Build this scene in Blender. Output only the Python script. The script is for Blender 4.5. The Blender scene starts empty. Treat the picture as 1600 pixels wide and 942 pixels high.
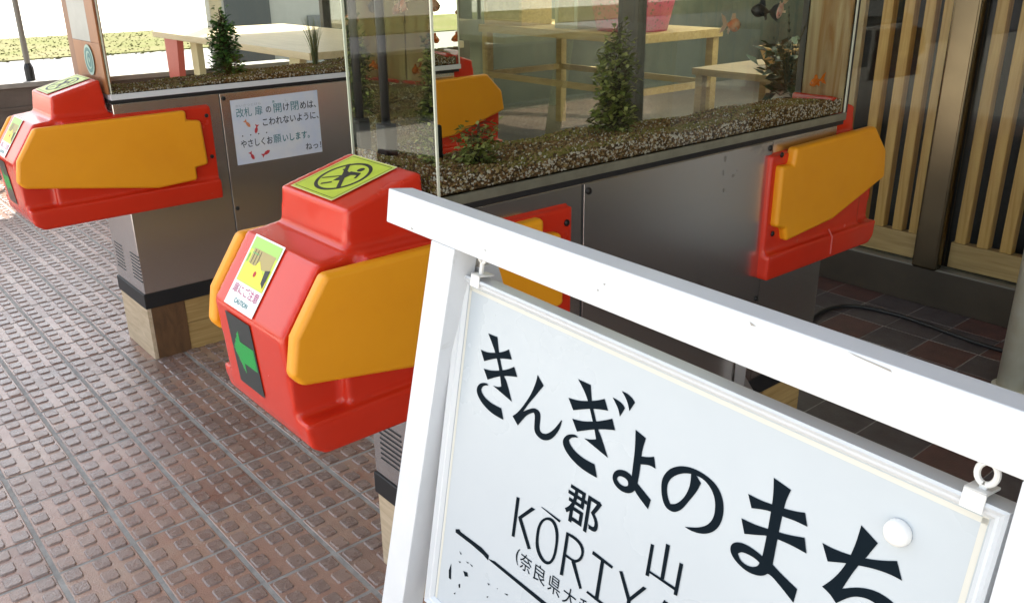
import bpy, bmesh, math, random, json
from mathutils import Vector, Matrix
import numpy as np
random.seed(7); rng = np.random.default_rng(7)
S = bpy.context.scene
C = S.collection
R_ = math.radians

# ------------------------------------------------------------------ camera
cam = bpy.data.cameras.new('camera'); camo = bpy.data.objects.new('camera', cam); C.objects.link(camo)
RM = [[0.76254429, -0.2420706, 0.59994003], [-0.6468409, -0.26938499, 0.71346239], [-0.01109343, -0.93211241, -0.36199915]]
M = Matrix.Identity(4)
for i in range(3):
    M[i][0] = RM[i][0]; M[i][1] = -RM[i][1]; M[i][2] = -RM[i][2]
M[0][3], M[1][3], M[2][3] = 0, 0, 1.5
camo.matrix_world = M
cam.sensor_width = 36; cam.lens = 36*1370.537/1600; cam.sensor_fit = 'HORIZONTAL'
cam.clip_start = .05; cam.clip_end = 400
S.camera = camo

# ------------------------------------------------------------------ world, sun, exposure
SUN_EL, SUN_AZ = 60, 32          # azimuth: degrees from +Y towards +X
W = bpy.data.worlds.new('World'); S.world = W; W.use_nodes = True
nt = W.node_tree; nt.nodes.clear()
sky = nt.nodes.new('ShaderNodeTexSky'); sky.sky_type = 'NISHITA'; sky.sun_disc = False
sky.sun_elevation = R_(SUN_EL); sky.sun_rotation = R_(SUN_AZ); sky.air_density = 1.2; sky.dust_density = 2.5
bg = nt.nodes.new('ShaderNodeBackground'); bg.inputs[1].default_value = .14
wo = nt.nodes.new('ShaderNodeOutputWorld')
hs = nt.nodes.new('ShaderNodeHueSaturation'); hs.inputs['Saturation'].default_value = .55      # sky desaturated for a more neutral white balance
mxw = nt.nodes.new('ShaderNodeMix'); mxw.data_type = 'RGBA'; mxw.blend_type = 'MULTIPLY'; mxw.inputs[0].default_value = 1; mxw.inputs[7].default_value = (1.02, 1.0, .95, 1)
nt.links.new(sky.outputs[0], hs.inputs['Color']); nt.links.new(hs.outputs[0], mxw.inputs[6]); nt.links.new(mxw.outputs[2], bg.inputs[0]); nt.links.new(bg.outputs[0], wo.inputs[0])
sl = bpy.data.lights.new('sun', 'SUN'); sl.energy = 4.0; sl.angle = R_(.6); sl.color = (1, .95, .86)
so = bpy.data.objects.new('sun', sl); C.objects.link(so)
dv = Vector((math.sin(R_(SUN_AZ))*math.cos(R_(SUN_EL)), math.cos(R_(SUN_AZ))*math.cos(R_(SUN_EL)), math.sin(R_(SUN_EL))))
so.rotation_euler = dv.to_track_quat('Z', 'Y').to_euler(); so.location = dv*20
S.view_settings.view_transform = 'Standard'; S.view_settings.look = 'None'
S.view_settings.exposure = 1.8; S.view_settings.gamma = 1; S.view_settings.use_curve_mapping = False
S.render.engine = 'CYCLES'
S.cycles.max_bounces = 14; S.cycles.transmission_bounces = 12; S.cycles.transparent_max_bounces = 12
S.cycles.diffuse_bounces = 5; S.cycles.glossy_bounces = 6
S.cycles.sample_clamp_indirect = 6; S.cycles.use_denoising = True

# ------------------------------------------------------------------ helpers
def tag(o, label=None, cat=None, group=None, kind=None):
    if label: o['label'] = label
    if cat: o['category'] = cat
    if group: o['group'] = group
    if kind: o['kind'] = kind
    return o
def empty(name, loc, label, cat, group=None):
    o = bpy.data.objects.new(name, None); C.objects.link(o); o.location = loc
    o.empty_display_size = .05
    return tag(o, label, cat, group)
class MB:
    """collects polygons; local coordinates"""
    def __init__(s): s.v = []; s.f = []; s.m = []
    def poly(s, pts, m=0):
        n = len(s.v); s.v += [tuple(p) for p in pts]; s.f.append(tuple(range(n, n+len(pts)))); s.m.append(m)
    def box(s, x0, x1, y0, y1, z0, z1, m=0):
        n = len(s.v)
        s.v += [(x, y, z) for z in (z0, z1) for y in (y0, y1) for x in (x0, x1)]
        for q in ((0,2,3,1),(4,5,7,6),(0,1,5,4),(2,6,7,3),(0,4,6,2),(1,3,7,5)):
            s.f.append(tuple(n+k for k in q)); s.m.append(m)
        return s
    def obox(s, P, A, B, D, m=0):
        """box from corner P spanned by A,B,D"""
        P, A, B, D = map(Vector, (P, A, B, D)); n = len(s.v)
        s.v += [tuple(P+A*i+B*j+D*k) for k in (0,1) for j in (0,1) for i in (0,1)]
        fl = A.cross(B).dot(D) < 0
        for q in ((0,2,3,1),(4,5,7,6),(0,1,5,4),(2,6,7,3),(0,4,6,2),(1,3,7,5)):
            s.f.append(tuple(n+k for k in (q[::-1] if fl else q))); s.m.append(m)
        return s
    def prism(s, pts, off, m=0):
        """pts: planar 3-D polygon, off: extrusion vector"""
        pts = [Vector(p) for p in pts]; off = Vector(off)
        nrm = Vector((0,0,0))
        for i in range(len(pts)):
            nrm += pts[i].cross(pts[(i+1) % len(pts)])
        if nrm.dot(off) > 0: pts = pts[::-1]
        n = len(s.v); k = len(pts)
        s.v += [tuple(p) for p in pts] + [tuple(p+off) for p in pts]
        s.f.append(tuple(range(n, n+k))); s.m.append(m)
        s.f.append(tuple(range(n+2*k-1, n+k-1, -1))); s.m.append(m)
        for i in range(k):
            j = (i+1) % k
            s.f.append((n+j, n+i, n+k+i, n+k+j)); s.m.append(m)
        return s
    def tube(s, path, rad, seg=10, m=0, caps=True):
        path = [Vector(p) for p in path]
        rads = rad if isinstance(rad, (list, tuple)) else [rad]*len(path)
        n0 = len(s.v); prev = None
        for i, p in enumerate(path):
            t = (path[min(i+1, len(path)-1)] - path[max(i-1, 0)]).normalized()
            if prev is None:
                a = t.orthogonal().normalized()
            else:
                a = (prev - t*prev.dot(t)).normalized()
            prev = a; b = t.cross(a)
            for k in range(seg):
                w = 2*math.pi*k/seg
                s.v.append(tuple(p + (a*math.cos(w)+b*math.sin(w))*rads[i]))
        for i in range(len(path)-1):
            for k in range(seg):
                k2 = (k+1) % seg; q = n0+i*seg
                s.f.append((q+k, q+k2, q+seg+k2, q+seg+k)); s.m.append(m)
        if caps:
            s.f.append(tuple(n0+k for k in range(seg))[::-1]); s.m.append(m)
            q = n0+(len(path)-1)*seg; s.f.append(tuple(q+k for k in range(seg))); s.m.append(m)
        return s
    def mesh(s, name, mats, smooth=False):
        me = bpy.data.meshes.new(name)
        me.from_pydata(s.v, [], s.f)
        for m_ in (mats if isinstance(mats, (list, tuple)) else [mats]): me.materials.append(m_)
        me.polygons.foreach_set('material_index', s.m)
        if smooth: me.polygons.foreach_set('use_smooth', [True]*len(s.f))
        me.update()
        return me
    def build(s, name, mats, parent=None, bevel=0, seg=2, smooth=False, loc=None):
        o = bpy.data.objects.new(name, s.mesh(name, mats, smooth)); C.objects.link(o)
        if parent: o.parent = parent
        if loc: o.location = loc
        if bevel:
            b = o.modifiers.new('bevel', 'BEVEL'); b.width = bevel; b.segments = seg; b.limit_method = 'ANGLE'; b.angle_limit = R_(35)
            b.harden_normals = False
            for p in o.data.polygons: p.use_smooth = True
            w = o.modifiers.new('wn', 'WEIGHTED_NORMAL'); w.keep_sharp = True
        return o
def bake(o):
    """apply the modifiers without operators"""
    dg = bpy.context.evaluated_depsgraph_get(); me = bpy.data.meshes.new_from_object(o.evaluated_get(dg))
    o.modifiers.clear(); o.data = me; return o
def copy_tree(o, parent=None):
    c = o.copy(); C.objects.link(c); c.parent = parent
    for ch in list(o.children): copy_tree(ch, c)
    return c

# ------------------------------------------------------------------ materials
def mat(name, col, rough=.5, metal=0, spec=.5, bump=0, bscale=60, var=0, vscale=8, rvar=0, coat=0, stretch=None, col2=None, emit=0, aniso=0, grime=None):
    m = bpy.data.materials.new(name); m.use_nodes = True; t = m.node_tree; N = t.nodes; L = t.links
    p = N['Principled BSDF']
    p.inputs['Base Color'].default_value = (*col, 1); p.inputs['Roughness'].default_value = rough
    p.inputs['Metallic'].default_value = metal; p.inputs['Specular IOR Level'].default_value = spec
    if coat: p.inputs['Coat Weight'].default_value = coat; p.inputs['Coat Roughness'].default_value = .12
    if emit: p.inputs['Emission Color'].default_value = (*col, 1); p.inputs['Emission Strength'].default_value = emit
    tc = N.new('ShaderNodeTexCoord'); mp = N.new('ShaderNodeMapping'); L.new(tc.outputs['Object'], mp.inputs[0])
    if stretch: mp.inputs['Scale'].default_value = stretch
    if var or rvar:
        n = N.new('ShaderNodeTexNoise'); n.inputs['Scale'].default_value = vscale; n.inputs['Detail'].default_value = 7; n.inputs['Roughness'].default_value = .62
        L.new(mp.outputs[0], n.inputs[0])
        r = N.new('ShaderNodeMapRange'); r.inputs[1].default_value = .3; r.inputs[2].default_value = .7
        L.new(n.outputs['Fac'], r.inputs[0])
        if var:
            mx = N.new('ShaderNodeMix'); mx.data_type = 'RGBA'
            c2 = col2 if col2 else tuple(c*(1-var) for c in col)
            mx.inputs[6].default_value = (*col, 1); mx.inputs[7].default_value = (*c2, 1)
            L.new(r.outputs[0], mx.inputs[0]); L.new(mx.outputs[2], p.inputs['Base Color'])
        if rvar:
            r2 = N.new('ShaderNodeMapRange'); r2.inputs[1].default_value = .3; r2.inputs[2].default_value = .7
            r2.inputs[3].default_value = max(.02, rough-rvar); r2.inputs[4].default_value = rough+rvar
            n3 = N.new('ShaderNodeTexNoise'); n3.inputs['Scale'].default_value = vscale*1.7; n3.inputs['Detail'].default_value = 5
            L.new(mp.outputs[0], n3.inputs[0]); L.new(n3.outputs['Fac'], r2.inputs[0]); L.new(r2.outputs[0], p.inputs['Roughness'])
    if aniso: p.inputs['Anisotropic'].default_value = aniso
    if grime:                                   # irregular stains and scuffs on the surface itself
        gs, th, gc, am = grime
        n4 = N.new('ShaderNodeTexNoise'); n4.inputs['Scale'].default_value = gs; n4.inputs['Detail'].default_value = 9; n4.inputs['Roughness'].default_value = .7; n4.inputs['Distortion'].default_value = .6
        L.new(tc.outputs['Object'], n4.inputs[0])
        r4 = N.new('ShaderNodeMapRange'); r4.inputs[1].default_value = th; r4.inputs[2].default_value = th+.07; r4.inputs[4].default_value = am
        L.new(n4.outputs['Fac'], r4.inputs[0])
        m4 = N.new('ShaderNodeMix'); m4.data_type = 'RGBA'; m4.inputs[7].default_value = (*gc, 1); L.new(r4.outputs[0], m4.inputs[0])
        bc = p.inputs['Base Color']
        if bc.is_linked: L.new(bc.links[0].from_socket, m4.inputs[6])
        else: m4.inputs[6].default_value = (*col, 1)
        L.new(m4.outputs[2], bc)
    if bump:
        n2 = N.new('ShaderNodeTexNoise'); n2.inputs['Scale'].default_value = bscale; n2.inputs['Detail'].default_value = 5
        b = N.new('ShaderNodeBump'); b.inputs['Strength'].default_value = bump; b.inputs['Distance'].default_value = .004
        L.new(mp.outputs[0], n2.inputs[0]); L.new(n2.outputs['Fac'], b.inputs['Height']); L.new(b.outputs[0], p.inputs['Normal'])
    return m
def wood(name, c1, c2, scale=(3, 40, 40), rough=.55, bump=.15, knots=0):
    m = bpy.data.materials.new(name); m.use_nodes = True; t = m.node_tree; N = t.nodes; L = t.links; p = N['Principled BSDF']
    tc = N.new('ShaderNodeTexCoord'); mp = N.new('ShaderNodeMapping'); L.new(tc.outputs['Object'], mp.inputs[0]); mp.inputs['Scale'].default_value = scale
    n = N.new('ShaderNodeTexNoise'); n.inputs['Scale'].default_value = 1; n.inputs['Detail'].default_value = 8; n.inputs['Distortion'].default_value = .8
    L.new(mp.outputs[0], n.inputs[0])
    cr = N.new('ShaderNodeValToRGB'); cr.color_ramp.elements[0].position = .32; cr.color_ramp.elements[1].position = .7
    cr.color_ramp.elements[0].color = (*c1, 1); cr.color_ramp.elements[1].color = (*c2, 1)
    L.new(n.outputs['Fac'], cr.inputs[0]); last = cr.outputs[0]
    if knots:
        v = N.new('ShaderNodeTexVoronoi'); v.inputs['Scale'].default_value = knots
        L.new(tc.outputs['Object'], v.inputs['Vector'])
        rr = N.new('ShaderNodeMapRange'); rr.inputs[1].default_value = .05; rr.inputs[2].default_value = .14; rr.inputs[3].default_value = 1; rr.inputs[4].default_value = 0
        L.new(v.outputs['Distance'], rr.inputs[0])
        mx = N.new('ShaderNodeMix'); mx.data_type = 'RGBA'; mx.inputs[7].default_value = (c1[0]*.35, c1[1]*.3, c1[2]*.3, 1)
        L.new(rr.outputs[0], mx.inputs[0]); L.new(last, mx.inputs[6]); last = mx.outputs[2]
    L.new(last, p.inputs['Base Color']); p.inputs['Roughness'].default_value = rough
    b = N.new('ShaderNodeBump'); b.inputs['Strength'].default_value = bump; b.inputs['Distance'].default_value = .003
    L.new(n.outputs['Fac'], b.inputs['Height']); L.new(b.outputs[0], p.inputs['Normal'])
    return m
def thin_glass(name, tint=(.93, .95, .92), refl=1.0):
    m = bpy.data.materials.new(name); m.use_nodes = True; t = m.node_tree; N = t.nodes; L = t.links; N.clear()
    out = N.new('ShaderNodeOutputMaterial'); tr = N.new('ShaderNodeBsdfTransparent'); tr.inputs[0].default_value = (*tint, 1)
    gl = N.new('ShaderNodeBsdfGlossy'); gl.inputs['Roughness'].default_value = .01
    fr = N.new('ShaderNodeFresnel'); fr.inputs[0].default_value = 1.5
    mu = N.new('ShaderNodeMath'); mu.operation = 'MULTIPLY'; mu.inputs[1].default_value = refl; L.new(fr.outputs[0], mu.inputs[0])
    mi = N.new('ShaderNodeMixShader'); L.new(mu.outputs[0], mi.inputs[0]); L.new(tr.outputs[0], mi.inputs[1]); L.new(gl.outputs[0], mi.inputs[2]); L.new(mi.outputs[0], out.inputs[0])
    return m
def water_mat(nm, dens):
    m = bpy.data.materials.new(nm); m.use_nodes = True; t = m.node_tree; N = t.nodes; L = t.links; N.clear()
    out = N.new('ShaderNodeOutputMaterial'); g = N.new('ShaderNodeBsdfGlass'); g.inputs['IOR'].default_value = 1.34; g.inputs['Roughness'].default_value = 0
    g.inputs['Color'].default_value = (.97, .985, .95, 1)
    L.new(g.outputs[0], out.inputs[0])
    v = N.new('ShaderNodeVolumeAbsorption'); v.inputs[0].default_value = (.62, .66, .42, 1); v.inputs[1].default_value = dens
    L.new(v.outputs[0], out.inputs['Volume'])
    return m
MAT = dict(
    red=mat('glossy red fibreglass', (.62, .03, .010), .22, var=.1, vscale=5, rvar=.06, grime=(16, .66, (.4, .1, .07), .5), bump=.03, bscale=14),
    orange=mat('orange moulded plastic', (.84, .345, .008), .42, var=.06, vscale=4, rvar=.05, bump=.03, bscale=20, col2=(.78, .30, .006)),
    steel=mat('brushed stainless steel', (.64, .62, .60), .25, metal=1, rvar=.012, vscale=4, stretch=(1.2, 1.2, 90), aniso=.6, grime=(5, .62, (.12, .1, .085), .35)),
    steel_dark=mat('dark dull steel', (.3, .28, .27), .35, metal=1),  # darker grey metal for small fittings
    black=mat('black rubber', (.012, .012, .013), .5),
    rivet=mat('black screw head', (.015, .013, .012), .35, metal=.4),
    alu=mat('pale aluminium', (.72, .72, .7), .3, metal=.9, bump=.02),
    alu_paint=mat('cream edge moulding', (.6, .59, .53), .4),
    white=mat('white painted wood', (.66, .68, .71), .45, var=.05, vscale=9, rvar=.08, bump=.06, bscale=30, col2=(.61, .63, .65), grime=(9, .64, (.42, .42, .4), .45)),
    panel=mat('off white sign panel', (.47, .515, .55), .28, var=.04, vscale=3, rvar=.05, col2=(.44, .485, .52), grime=(14, .68, (.3, .32, .33), .4)),
    frame=mat('white aluminium moulding', (.6, .63, .66), .28, var=.04, vscale=20),
    ink=mat('black lettering paint', (.005, .010, .015), .75, spec=.05),
    plastic_w=mat('white plastic', (.8, .8, .78), .35),
    paper=mat('white paper', (.72, .74, .76), .7, var=.12, vscale=6, col2=(.52, .6, .78)),
    teal=mat('teal print', (.01, .17, .2), .7), navy=mat('dark print', (.02, .03, .05), .7),
    fishred=mat('red fish print', (.5, .04, .05), .7), fishpink=mat('orange fish print', (.65, .25, .12), .7),
    lime=mat('lime yellow film', (.6, .72, .05), .35, var=.15, vscale=30), stick_w=mat('white film', (.78, .78, .76), .35),
    limeb=mat('bright yellow print', (.75, .66, .03), .4), tan=mat('tan print', (.42, .33, .12), .5),
    magenta=mat('magenta print', (.42, .03, .16), .5), cream=mat('pale yellow film edge', (.75, .7, .35), .4),
    led_off=mat('dark display', (.025, .032, .032), .35, spec=.3), led=mat('green led', (.02, .42, .08), .4, emit=.12),
    cable=mat('black cable', (.012, .012, .012), .45),
    pipe=mat('cream painted pipe', (.68, .66, .55), .4, var=.2, vscale=9, col2=(.56, .52, .38)),
)
MAT['ply_pale'] = wood('pale plywood', (.5, .38, .24), (.66, .52, .36), (60, 8, 60), .6)
MAT['ply_yellow'] = wood('yellow softwood', (.36, .22, .07), (.5, .33, .13), (5, 60, 90), .6, knots=9)
MAT['ply_brown'] = wood('dark brown stained board', (.1, .05, .022), (.17, .085, .035), (40, 40, 12), .5)
MAT['pine_v'] = wood('pine slat', (.46, .24, .06), (.68, .42, .15), (45, 45, 3), .5, knots=3.2)
MAT['pine_h'] = wood('pine board', (.36, .22, .09), (.54, .36, .17), (45, 3, 45), .5, knots=3)
MAT['table'] = wood('pale table board', (.5, .4, .24), (.62, .5, .33), (30, 2.5, 30), .4)
GLASS = thin_glass('window glass', refl=.3)

# ------------------------------------------------------------------ flat lettering on a plane
class Plane:
    def __init__(s, O, U, V, N): s.O, s.U, s.V, s.N = Vector(O), Vector(U).normalized(), Vector(V).normalized(), Vector(N).normalized()
    def p(s, u, v, n=0): return s.O + s.U*u + s.V*v + s.N*n
def fill_poly(mb, pl, loops, n, m=0, th=.0004):
    """triangulated polygon with holes, as thin film standing proud of the plane"""
    bm = bmesh.new(); 
    for lp in loops:
        vs = [bm.verts.new((u, v, 0)) for u, v in lp]
        for i in range(len(vs)): bm.edges.new((vs[i], vs[(i+1) % len(vs)]))
    bmesh.ops.triangle_fill(bm, use_beauty=True, use_dissolve=False, edges=bm.edges[:])
    base = len(mb.v); bm.verts.index_update()
    mb.v += [tuple(pl.p(v.co.x, v.co.y, n)) for v in bm.verts]
    for f in bm.faces:
        idx = [v.index for v in f.verts]
        if f.normal.z < 0: idx = idx[::-1]
        mb.f.append(tuple(base+i for i in idx)); mb.m.append(m)
    bm.free()
def chaikin(lp, n=1):
    for _ in range(n):
        o = []
        for i in range(len(lp)):
            a = lp[i]; b = lp[(i+1) % len(lp)]; z = lp[i-1]
            # keep sharp corners
            v1 = Vector((a[0]-z[0], a[1]-z[1])); v2 = Vector((b[0]-a[0], b[1]-a[1]))
            if v1.length and v2.length and v1.angle(v2) > R_(52): o.append(a); 
            else: o += [(a[0]*.75+z[0]*.25, a[1]*.75+z[1]*.25), (a[0]*.75+b[0]*.25, a[1]*.75+b[1]*.25)]
        lp = o
    return lp
def text(mb, pl, s, u0, v0, u1, v1, n=.001, m=0, bold=0, keep=False):
    """writes s into the box u0..u1, v0..v1 of the plane"""
    cu = bpy.data.curves.new('t', 'FONT'); cu.body = s; cu.offset = bold; cu.resolution_u = 4; cu.fill_mode = 'FRONT'
    ob = bpy.data.objects.new('t', cu); C.objects.link(ob)
    dg = bpy.context.evaluated_depsgraph_get(); me = bpy.data.meshes.new_from_object(ob.evaluated_get(dg))
    co = np.array([v.co[:2] for v in me.vertices])
    if len(co):
        lo, hi = co.min(0), co.max(0); w = np.maximum(hi-lo, 1e-6)
        sx, sy = (u1-u0)/w[0], (v1-v0)/w[1]
        if keep: sx = sy = min(sx, sy)
        base = len(mb.v)
        mb.v += [tuple(pl.p(u0+(c[0]-lo[0])*sx, v0+(c[1]-lo[1])*sy, n)) for c in co]
        for f in me.polygons:
            mb.f.append(tuple(base+i for i in f.vertices)); mb.m.append(m)
    bpy.data.objects.remove(ob); bpy.data.curves.remove(cu); bpy.data.meshes.remove(me)
def rect(mb, pl, u0, v0, u1, v1, n, m=0):
    mb.poly([pl.p(u0, v0, n), pl.p(u1, v0, n), pl.p(u1, v1, n), pl.p(u0, v1, n)], m)
def disc(mb, pl, u, v, ru, rv, n, m=0, seg=28, rin=0):
    P = lambda a, k: pl.p(u+ru*k*math.cos(a), v+rv*k*math.sin(a), n)
    for i in range(seg):
        a, b = 2*math.pi*i/seg, 2*math.pi*(i+1)/seg
        if rin: mb.poly([P(a, rin), P(a, 1), P(b, 1), P(b, rin)], m)
        else: mb.poly([pl.p(u, v, n), P(a, 1), P(b, 1)], m)
def seg_line(mb, pl, a, b, w, n, m=0):
    a, b = Vector(a), Vector(b); d = (b-a).normalized(); q = Vector((-d.y, d.x))*w/2
    mb.poly([pl.p(*(a-q), n), pl.p(*(b-q), n), pl.p(*(b+q), n), pl.p(*(a+q), n)], m)
def blob_fish(mb, pl, u, v, s, ang, n, m=0):
    c, q = math.cos(ang), math.sin(ang)
    F = [(-1, .0), (-.6, .32), (0, .36), (.5, .14), (1.1, .5), (.95, 0), (1.1, -.5), (.5, -.14), (0, -.36), (-.6, -.32)]
    fill_poly(mb, pl, [[(u+s*(x*c-y*q), v+s*(x*q+y*c)) for x, y in F]], n, m)
# ------------------------------------------------------------------ setting: ground, tiled floor, gravel, grass
def ground_mat():
    m = mat('pale paving outside', (.6, .57, .5), .8, var=.15, vscale=1.5)
    return m
g = MB(); g.box(-60, 90, -40, 150, -.3, -.03); tag(g.build('ground', ground_mat()), kind='structure')
g = MB(); g.box(-1.6, 12, -8, 7.8, -.06, -.0016)
tag(g.build('floor_base', mat('sandy grout', (.36, .35, .33), .75, bump=.4, bscale=90, var=.45, vscale=25)), kind='structure')

tile_m = mat('red brown paving tile', (.30, .165, .125), .24, spec=1.0, var=.5, vscale=9, rvar=.08, bump=.3, bscale=220, col2=(.34, .22, .165), grime=(2.6, .56, (.13, .095, .08), .5))
tile_b = mat('paler paving tile', (.30, .16, .115), .24, spec=1.0, var=.5, vscale=11, rvar=.08, bump=.3, bscale=220, col2=(.36, .26, .2), grime=(3.1, .57, (.14, .11, .09), .5))
tile_c = mat('duskier paving tile', (.22, .105, .075), .28, spec=1, var=.5, vscale=7, rvar=.08, bump=.3, bscale=220, col2=(.28, .19, .15), grime=(4, .55, (.11, .08, .07), .55))
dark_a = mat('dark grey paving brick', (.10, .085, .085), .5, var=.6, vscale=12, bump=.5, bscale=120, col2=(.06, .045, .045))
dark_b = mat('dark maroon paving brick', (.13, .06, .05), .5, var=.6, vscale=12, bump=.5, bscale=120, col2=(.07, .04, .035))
nub_b = mat('scuffed paving nub', (.29, .2, .165), .3, spec=1, var=.4, vscale=18, rvar=.1, bump=.3, bscale=200, col2=(.2, .13, .105))
nub_m = mat('worn paving nub', (.255, .19, .165), .27, spec=1, var=.4, vscale=22, rvar=.1, bump=.3, bscale=200, col2=(.18, .115, .095), grime=(3.5, .6, (.12, .09, .08), .45))
g = MB()
for i in range(-11, 15):
    x0 = .9+.2*i
    if x0 > 3.72: continue
    off = rng.uniform(-.012, .012)
    for j in range(-24, 31):
        y0 = 1.842+off+.2*(j-2)
        if y0+.2 > 7.8: continue
        dz = rng.uniform(-.0009, .0009); tx, ty = rng.uniform(-.004, .004, 2)
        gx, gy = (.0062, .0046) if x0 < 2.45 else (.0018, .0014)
        xa, xb, ya, yb = x0+gx, x0+.2-gx, y0+gy, y0+.2-gy
        Z = lambda x, y: dz+(x-x0-.1)*tx+(y-y0-.1)*ty
        n = len(g.v); e = .002
        for (a, b, c) in ((xa, ya, -.006), (xb, ya, -.006), (xb, yb, -.006), (xa, yb, -.006), (xa, ya, -e), (xb, ya, -e), (xb, yb, -e), (xa, yb, -e), (xa+e, ya+e, 0), (xb-e, ya+e, 0), (xb-e, yb-e, 0), (xa+e, yb-e, 0)):
            g.v.append((a, b, Z(a, b)+c))
        for k in range(4):
            k2 = (k+1) % 4
            g.f.append((n+k, n+k2, n+4+k2, n+4+k)); g.f.append((n+4+k, n+4+k2, n+8+k2, n+8+k)); g.m += [0, 0]
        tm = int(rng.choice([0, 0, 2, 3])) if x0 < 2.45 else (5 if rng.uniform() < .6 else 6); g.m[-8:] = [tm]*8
        g.f.append((n+8, n+9, n+10, n+11)); g.m.append(tm)
        if y0 < -.3 or x0 < -1.2 or x0 > 2.45: continue
        for a in range(3):
            for b in range(3):
                cx = x0+.2*(a+.5)/3+(.004 if a == 1 else 0)+rng.uniform(-.0015, .0015); cy = y0+.2*(b+.5)/3+rng.uniform(-.0015, .0015)
                nm_ = 1 if rng.uniform() < .7 else 4; hx, hy = .0215, .0245; s = .0035; q = len(g.v); t = .0042+rng.uniform(-.0007, .0005)
                c8 = []
                for (sx, sy, zz) in ((hx, hy, -.0005), (hx-s*.5, hy-s*.5, t*.75), (hx-s, hy-s, t)):
                    for (ax, ay) in ((-1, -.75), (-.75, -1), (.75, -1), (1, -.75), (1, .75), (.75, 1), (-.75, 1), (-1, .75)):
                        X, Y = cx+sx*ax, cy+sy*ay; g.v.append((X, Y, Z(X, Y)+zz))
                for lv in range(2):
                    for k in range(8):
                        k2 = (k+1) % 8; o = q+8*lv
                        g.f.append((o+k, o+k2, o+8+k2, o+8+k)); g.m.append(nm_)
                g.f.append(tuple(q+16+k for k in range(8))); g.m.append(nm_)
tag(g.build('floor', [tile_m, nub_m, tile_b, tile_c, nub_b, dark_a, dark_b]), kind='structure')

g = MB(); g.box(-30, 60, 7.96, 17.2, -.1, .0)
tag(g.build('gravel_yard', mat('pale gravel', (.22, .215, .22), .9, var=.5, vscale=9, bump=1, bscale=40, col2=(.22, .21, .22))), kind='structure')
g = MB()
for k in range(9000):
    x, y = rng.uniform(-6, 14), rng.uniform(17, 22.5); a = rng.uniform(0, math.pi); h_ = rng.uniform(.01, .05); w = .07
    dx, dy = math.cos(a)*w, math.sin(a)*w; lx, ly = rng.uniform(-.1, .1, 2)
    g.poly([(x-dx, y-dy, -.02), (x+dx, y+dy, -.02), (x+lx, y+ly, h_)], 0)
g.box(-30, 60, 17.2, 22.6, -.1, .02)
tag(g.build('grass_verge', mat('dry yellow green grass', (.12, .13, .045), .9, spec=.1, var=.5, vscale=.7, col2=(.17, .15, .08))), label='strip of yellow green grass beyond the pale gravel yard', cat='grass', kind='stuff')

# low wall, pillar, poles on the left
e = empty('low_wall', (0, 7.8, 0), 'low dull brown wall at the far edge of the tiled floor', 'wall')
conc = mat('dull brown concrete', (.13, .105, .09), .7, var=.4, vscale=4, bump=.2)
MB().box(-4, 3.86, 0, .15, -.01, .62).build('wall', conc, e, .006)
MB().box(-4, 3.86, -.03, .18, .62, .66).build('coping', mat('grey coping', (.3, .29, .27), .6, var=.3), e, .006)
MB().box(-4, 3.86, -.012, 0, .455, .475).build('ledge', conc, e)
e = empty('pillar', (2.08, 7.8, 0), 'brown and grey pillar standing behind the left fish tank', 'pillar')
pb = wood('brown painted pillar', (.2, .075, .03), (.3, .13, .05), (8, 8, 2), .45)
MB().box(-.1, .1, -.2, -.035, -.01, 3).build('post', pb, e, .008)
MB().box(-.1, .045, -.2-.006, -.2, .93, 3).build('cover_plate', mat('grey pillar plate', (.4, .4, .38), .4, var=.3), e)
st = MB(); pl = Plane((-.03, -.202, .84), (1, 0, 0), (0, 0, 1), (0, -1, 0))
pl = Plane((-.006, -.02, .135), (0, -1, 0), (0, 0, 1), (-1, 0, 0))
disc(st, pl, 0, 0, .055, .055, .002, 0); disc(st, pl, 0, 0, .045, .045, .003, 1, rin=.72); disc(st, pl, .005, 0, .02, .026, .003, 1, rin=.4)
ROUND = (st, [mat('pale green sticker', (.35, .48, .42), .5), mat('dark green sticker', (.08, .2, .2), .5)])
e = empty('thin_pole', (1.68, 7.86, .66), 'thin grey pole standing on the low wall', 'pole')
mg = mat('grey painted metal', (.22, .22, .2), .45, metal=.2)
MB().tube([(0, 0, 0), (0, 0, 2.3)], .022).build('pole', mg, e, smooth=True); MB().tube([(0, 0, 0), (0, 0, .1), (0, 0, .13)], [.035, .035, .024]).build('foot', MAT['black'], e)
e = empty('grey_column', (3.14, 7.72, 0), 'slim pale grey column behind the leafy plant of the left tank', 'column')
MB().box(-.055, .055, -.05, .05, -.01, 3).build('column', mat('pale grey column', (.42, .42, .38), .5, var=.3), e, .01)

# ------------------------------------------------------------------ roof and building
milk = bpy.data.materials.new('milky skylight'); milk.use_nodes = True; _n = milk.node_tree; _n.nodes.clear()
_o = _n.nodes.new('ShaderNodeOutputMaterial'); _t = _n.nodes.new('ShaderNodeBsdfTranslucent'); _t.inputs[0].default_value = (.75, .75, .7, 1); _n.links.new(_t.outputs[0], _o.inputs[0])
e = empty('roof', (0, 0, 3), 'wide flat canopy roof covering the gates', 'roof')
MB().box(8.3-3.7, 7.6, -4.2, 7.0, .05, .06).build('added_skylight', milk, e)  # translucent roof panel added to let soft light into the showroom
MB().box(.35, 4.599, -4.2, 7.7, 0, .25).build('slab', mat('canopy soffit', (.4, .38, .34), .8, var=.2), e)
XW = 3.865
e = empty('shading_wall', (0, -3.2, 0), 'dark brown wall added out of view to darken the right floor', 'wall')
MB().box(2.1, 3.86, -.2, 0, -.01, 2.99).build('wall', mat('dark brown shading wall', (.07, .05, .035), .6, var=.5, vscale=1.2), e)  # unseen wall, added to cut the light from the right
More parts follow.
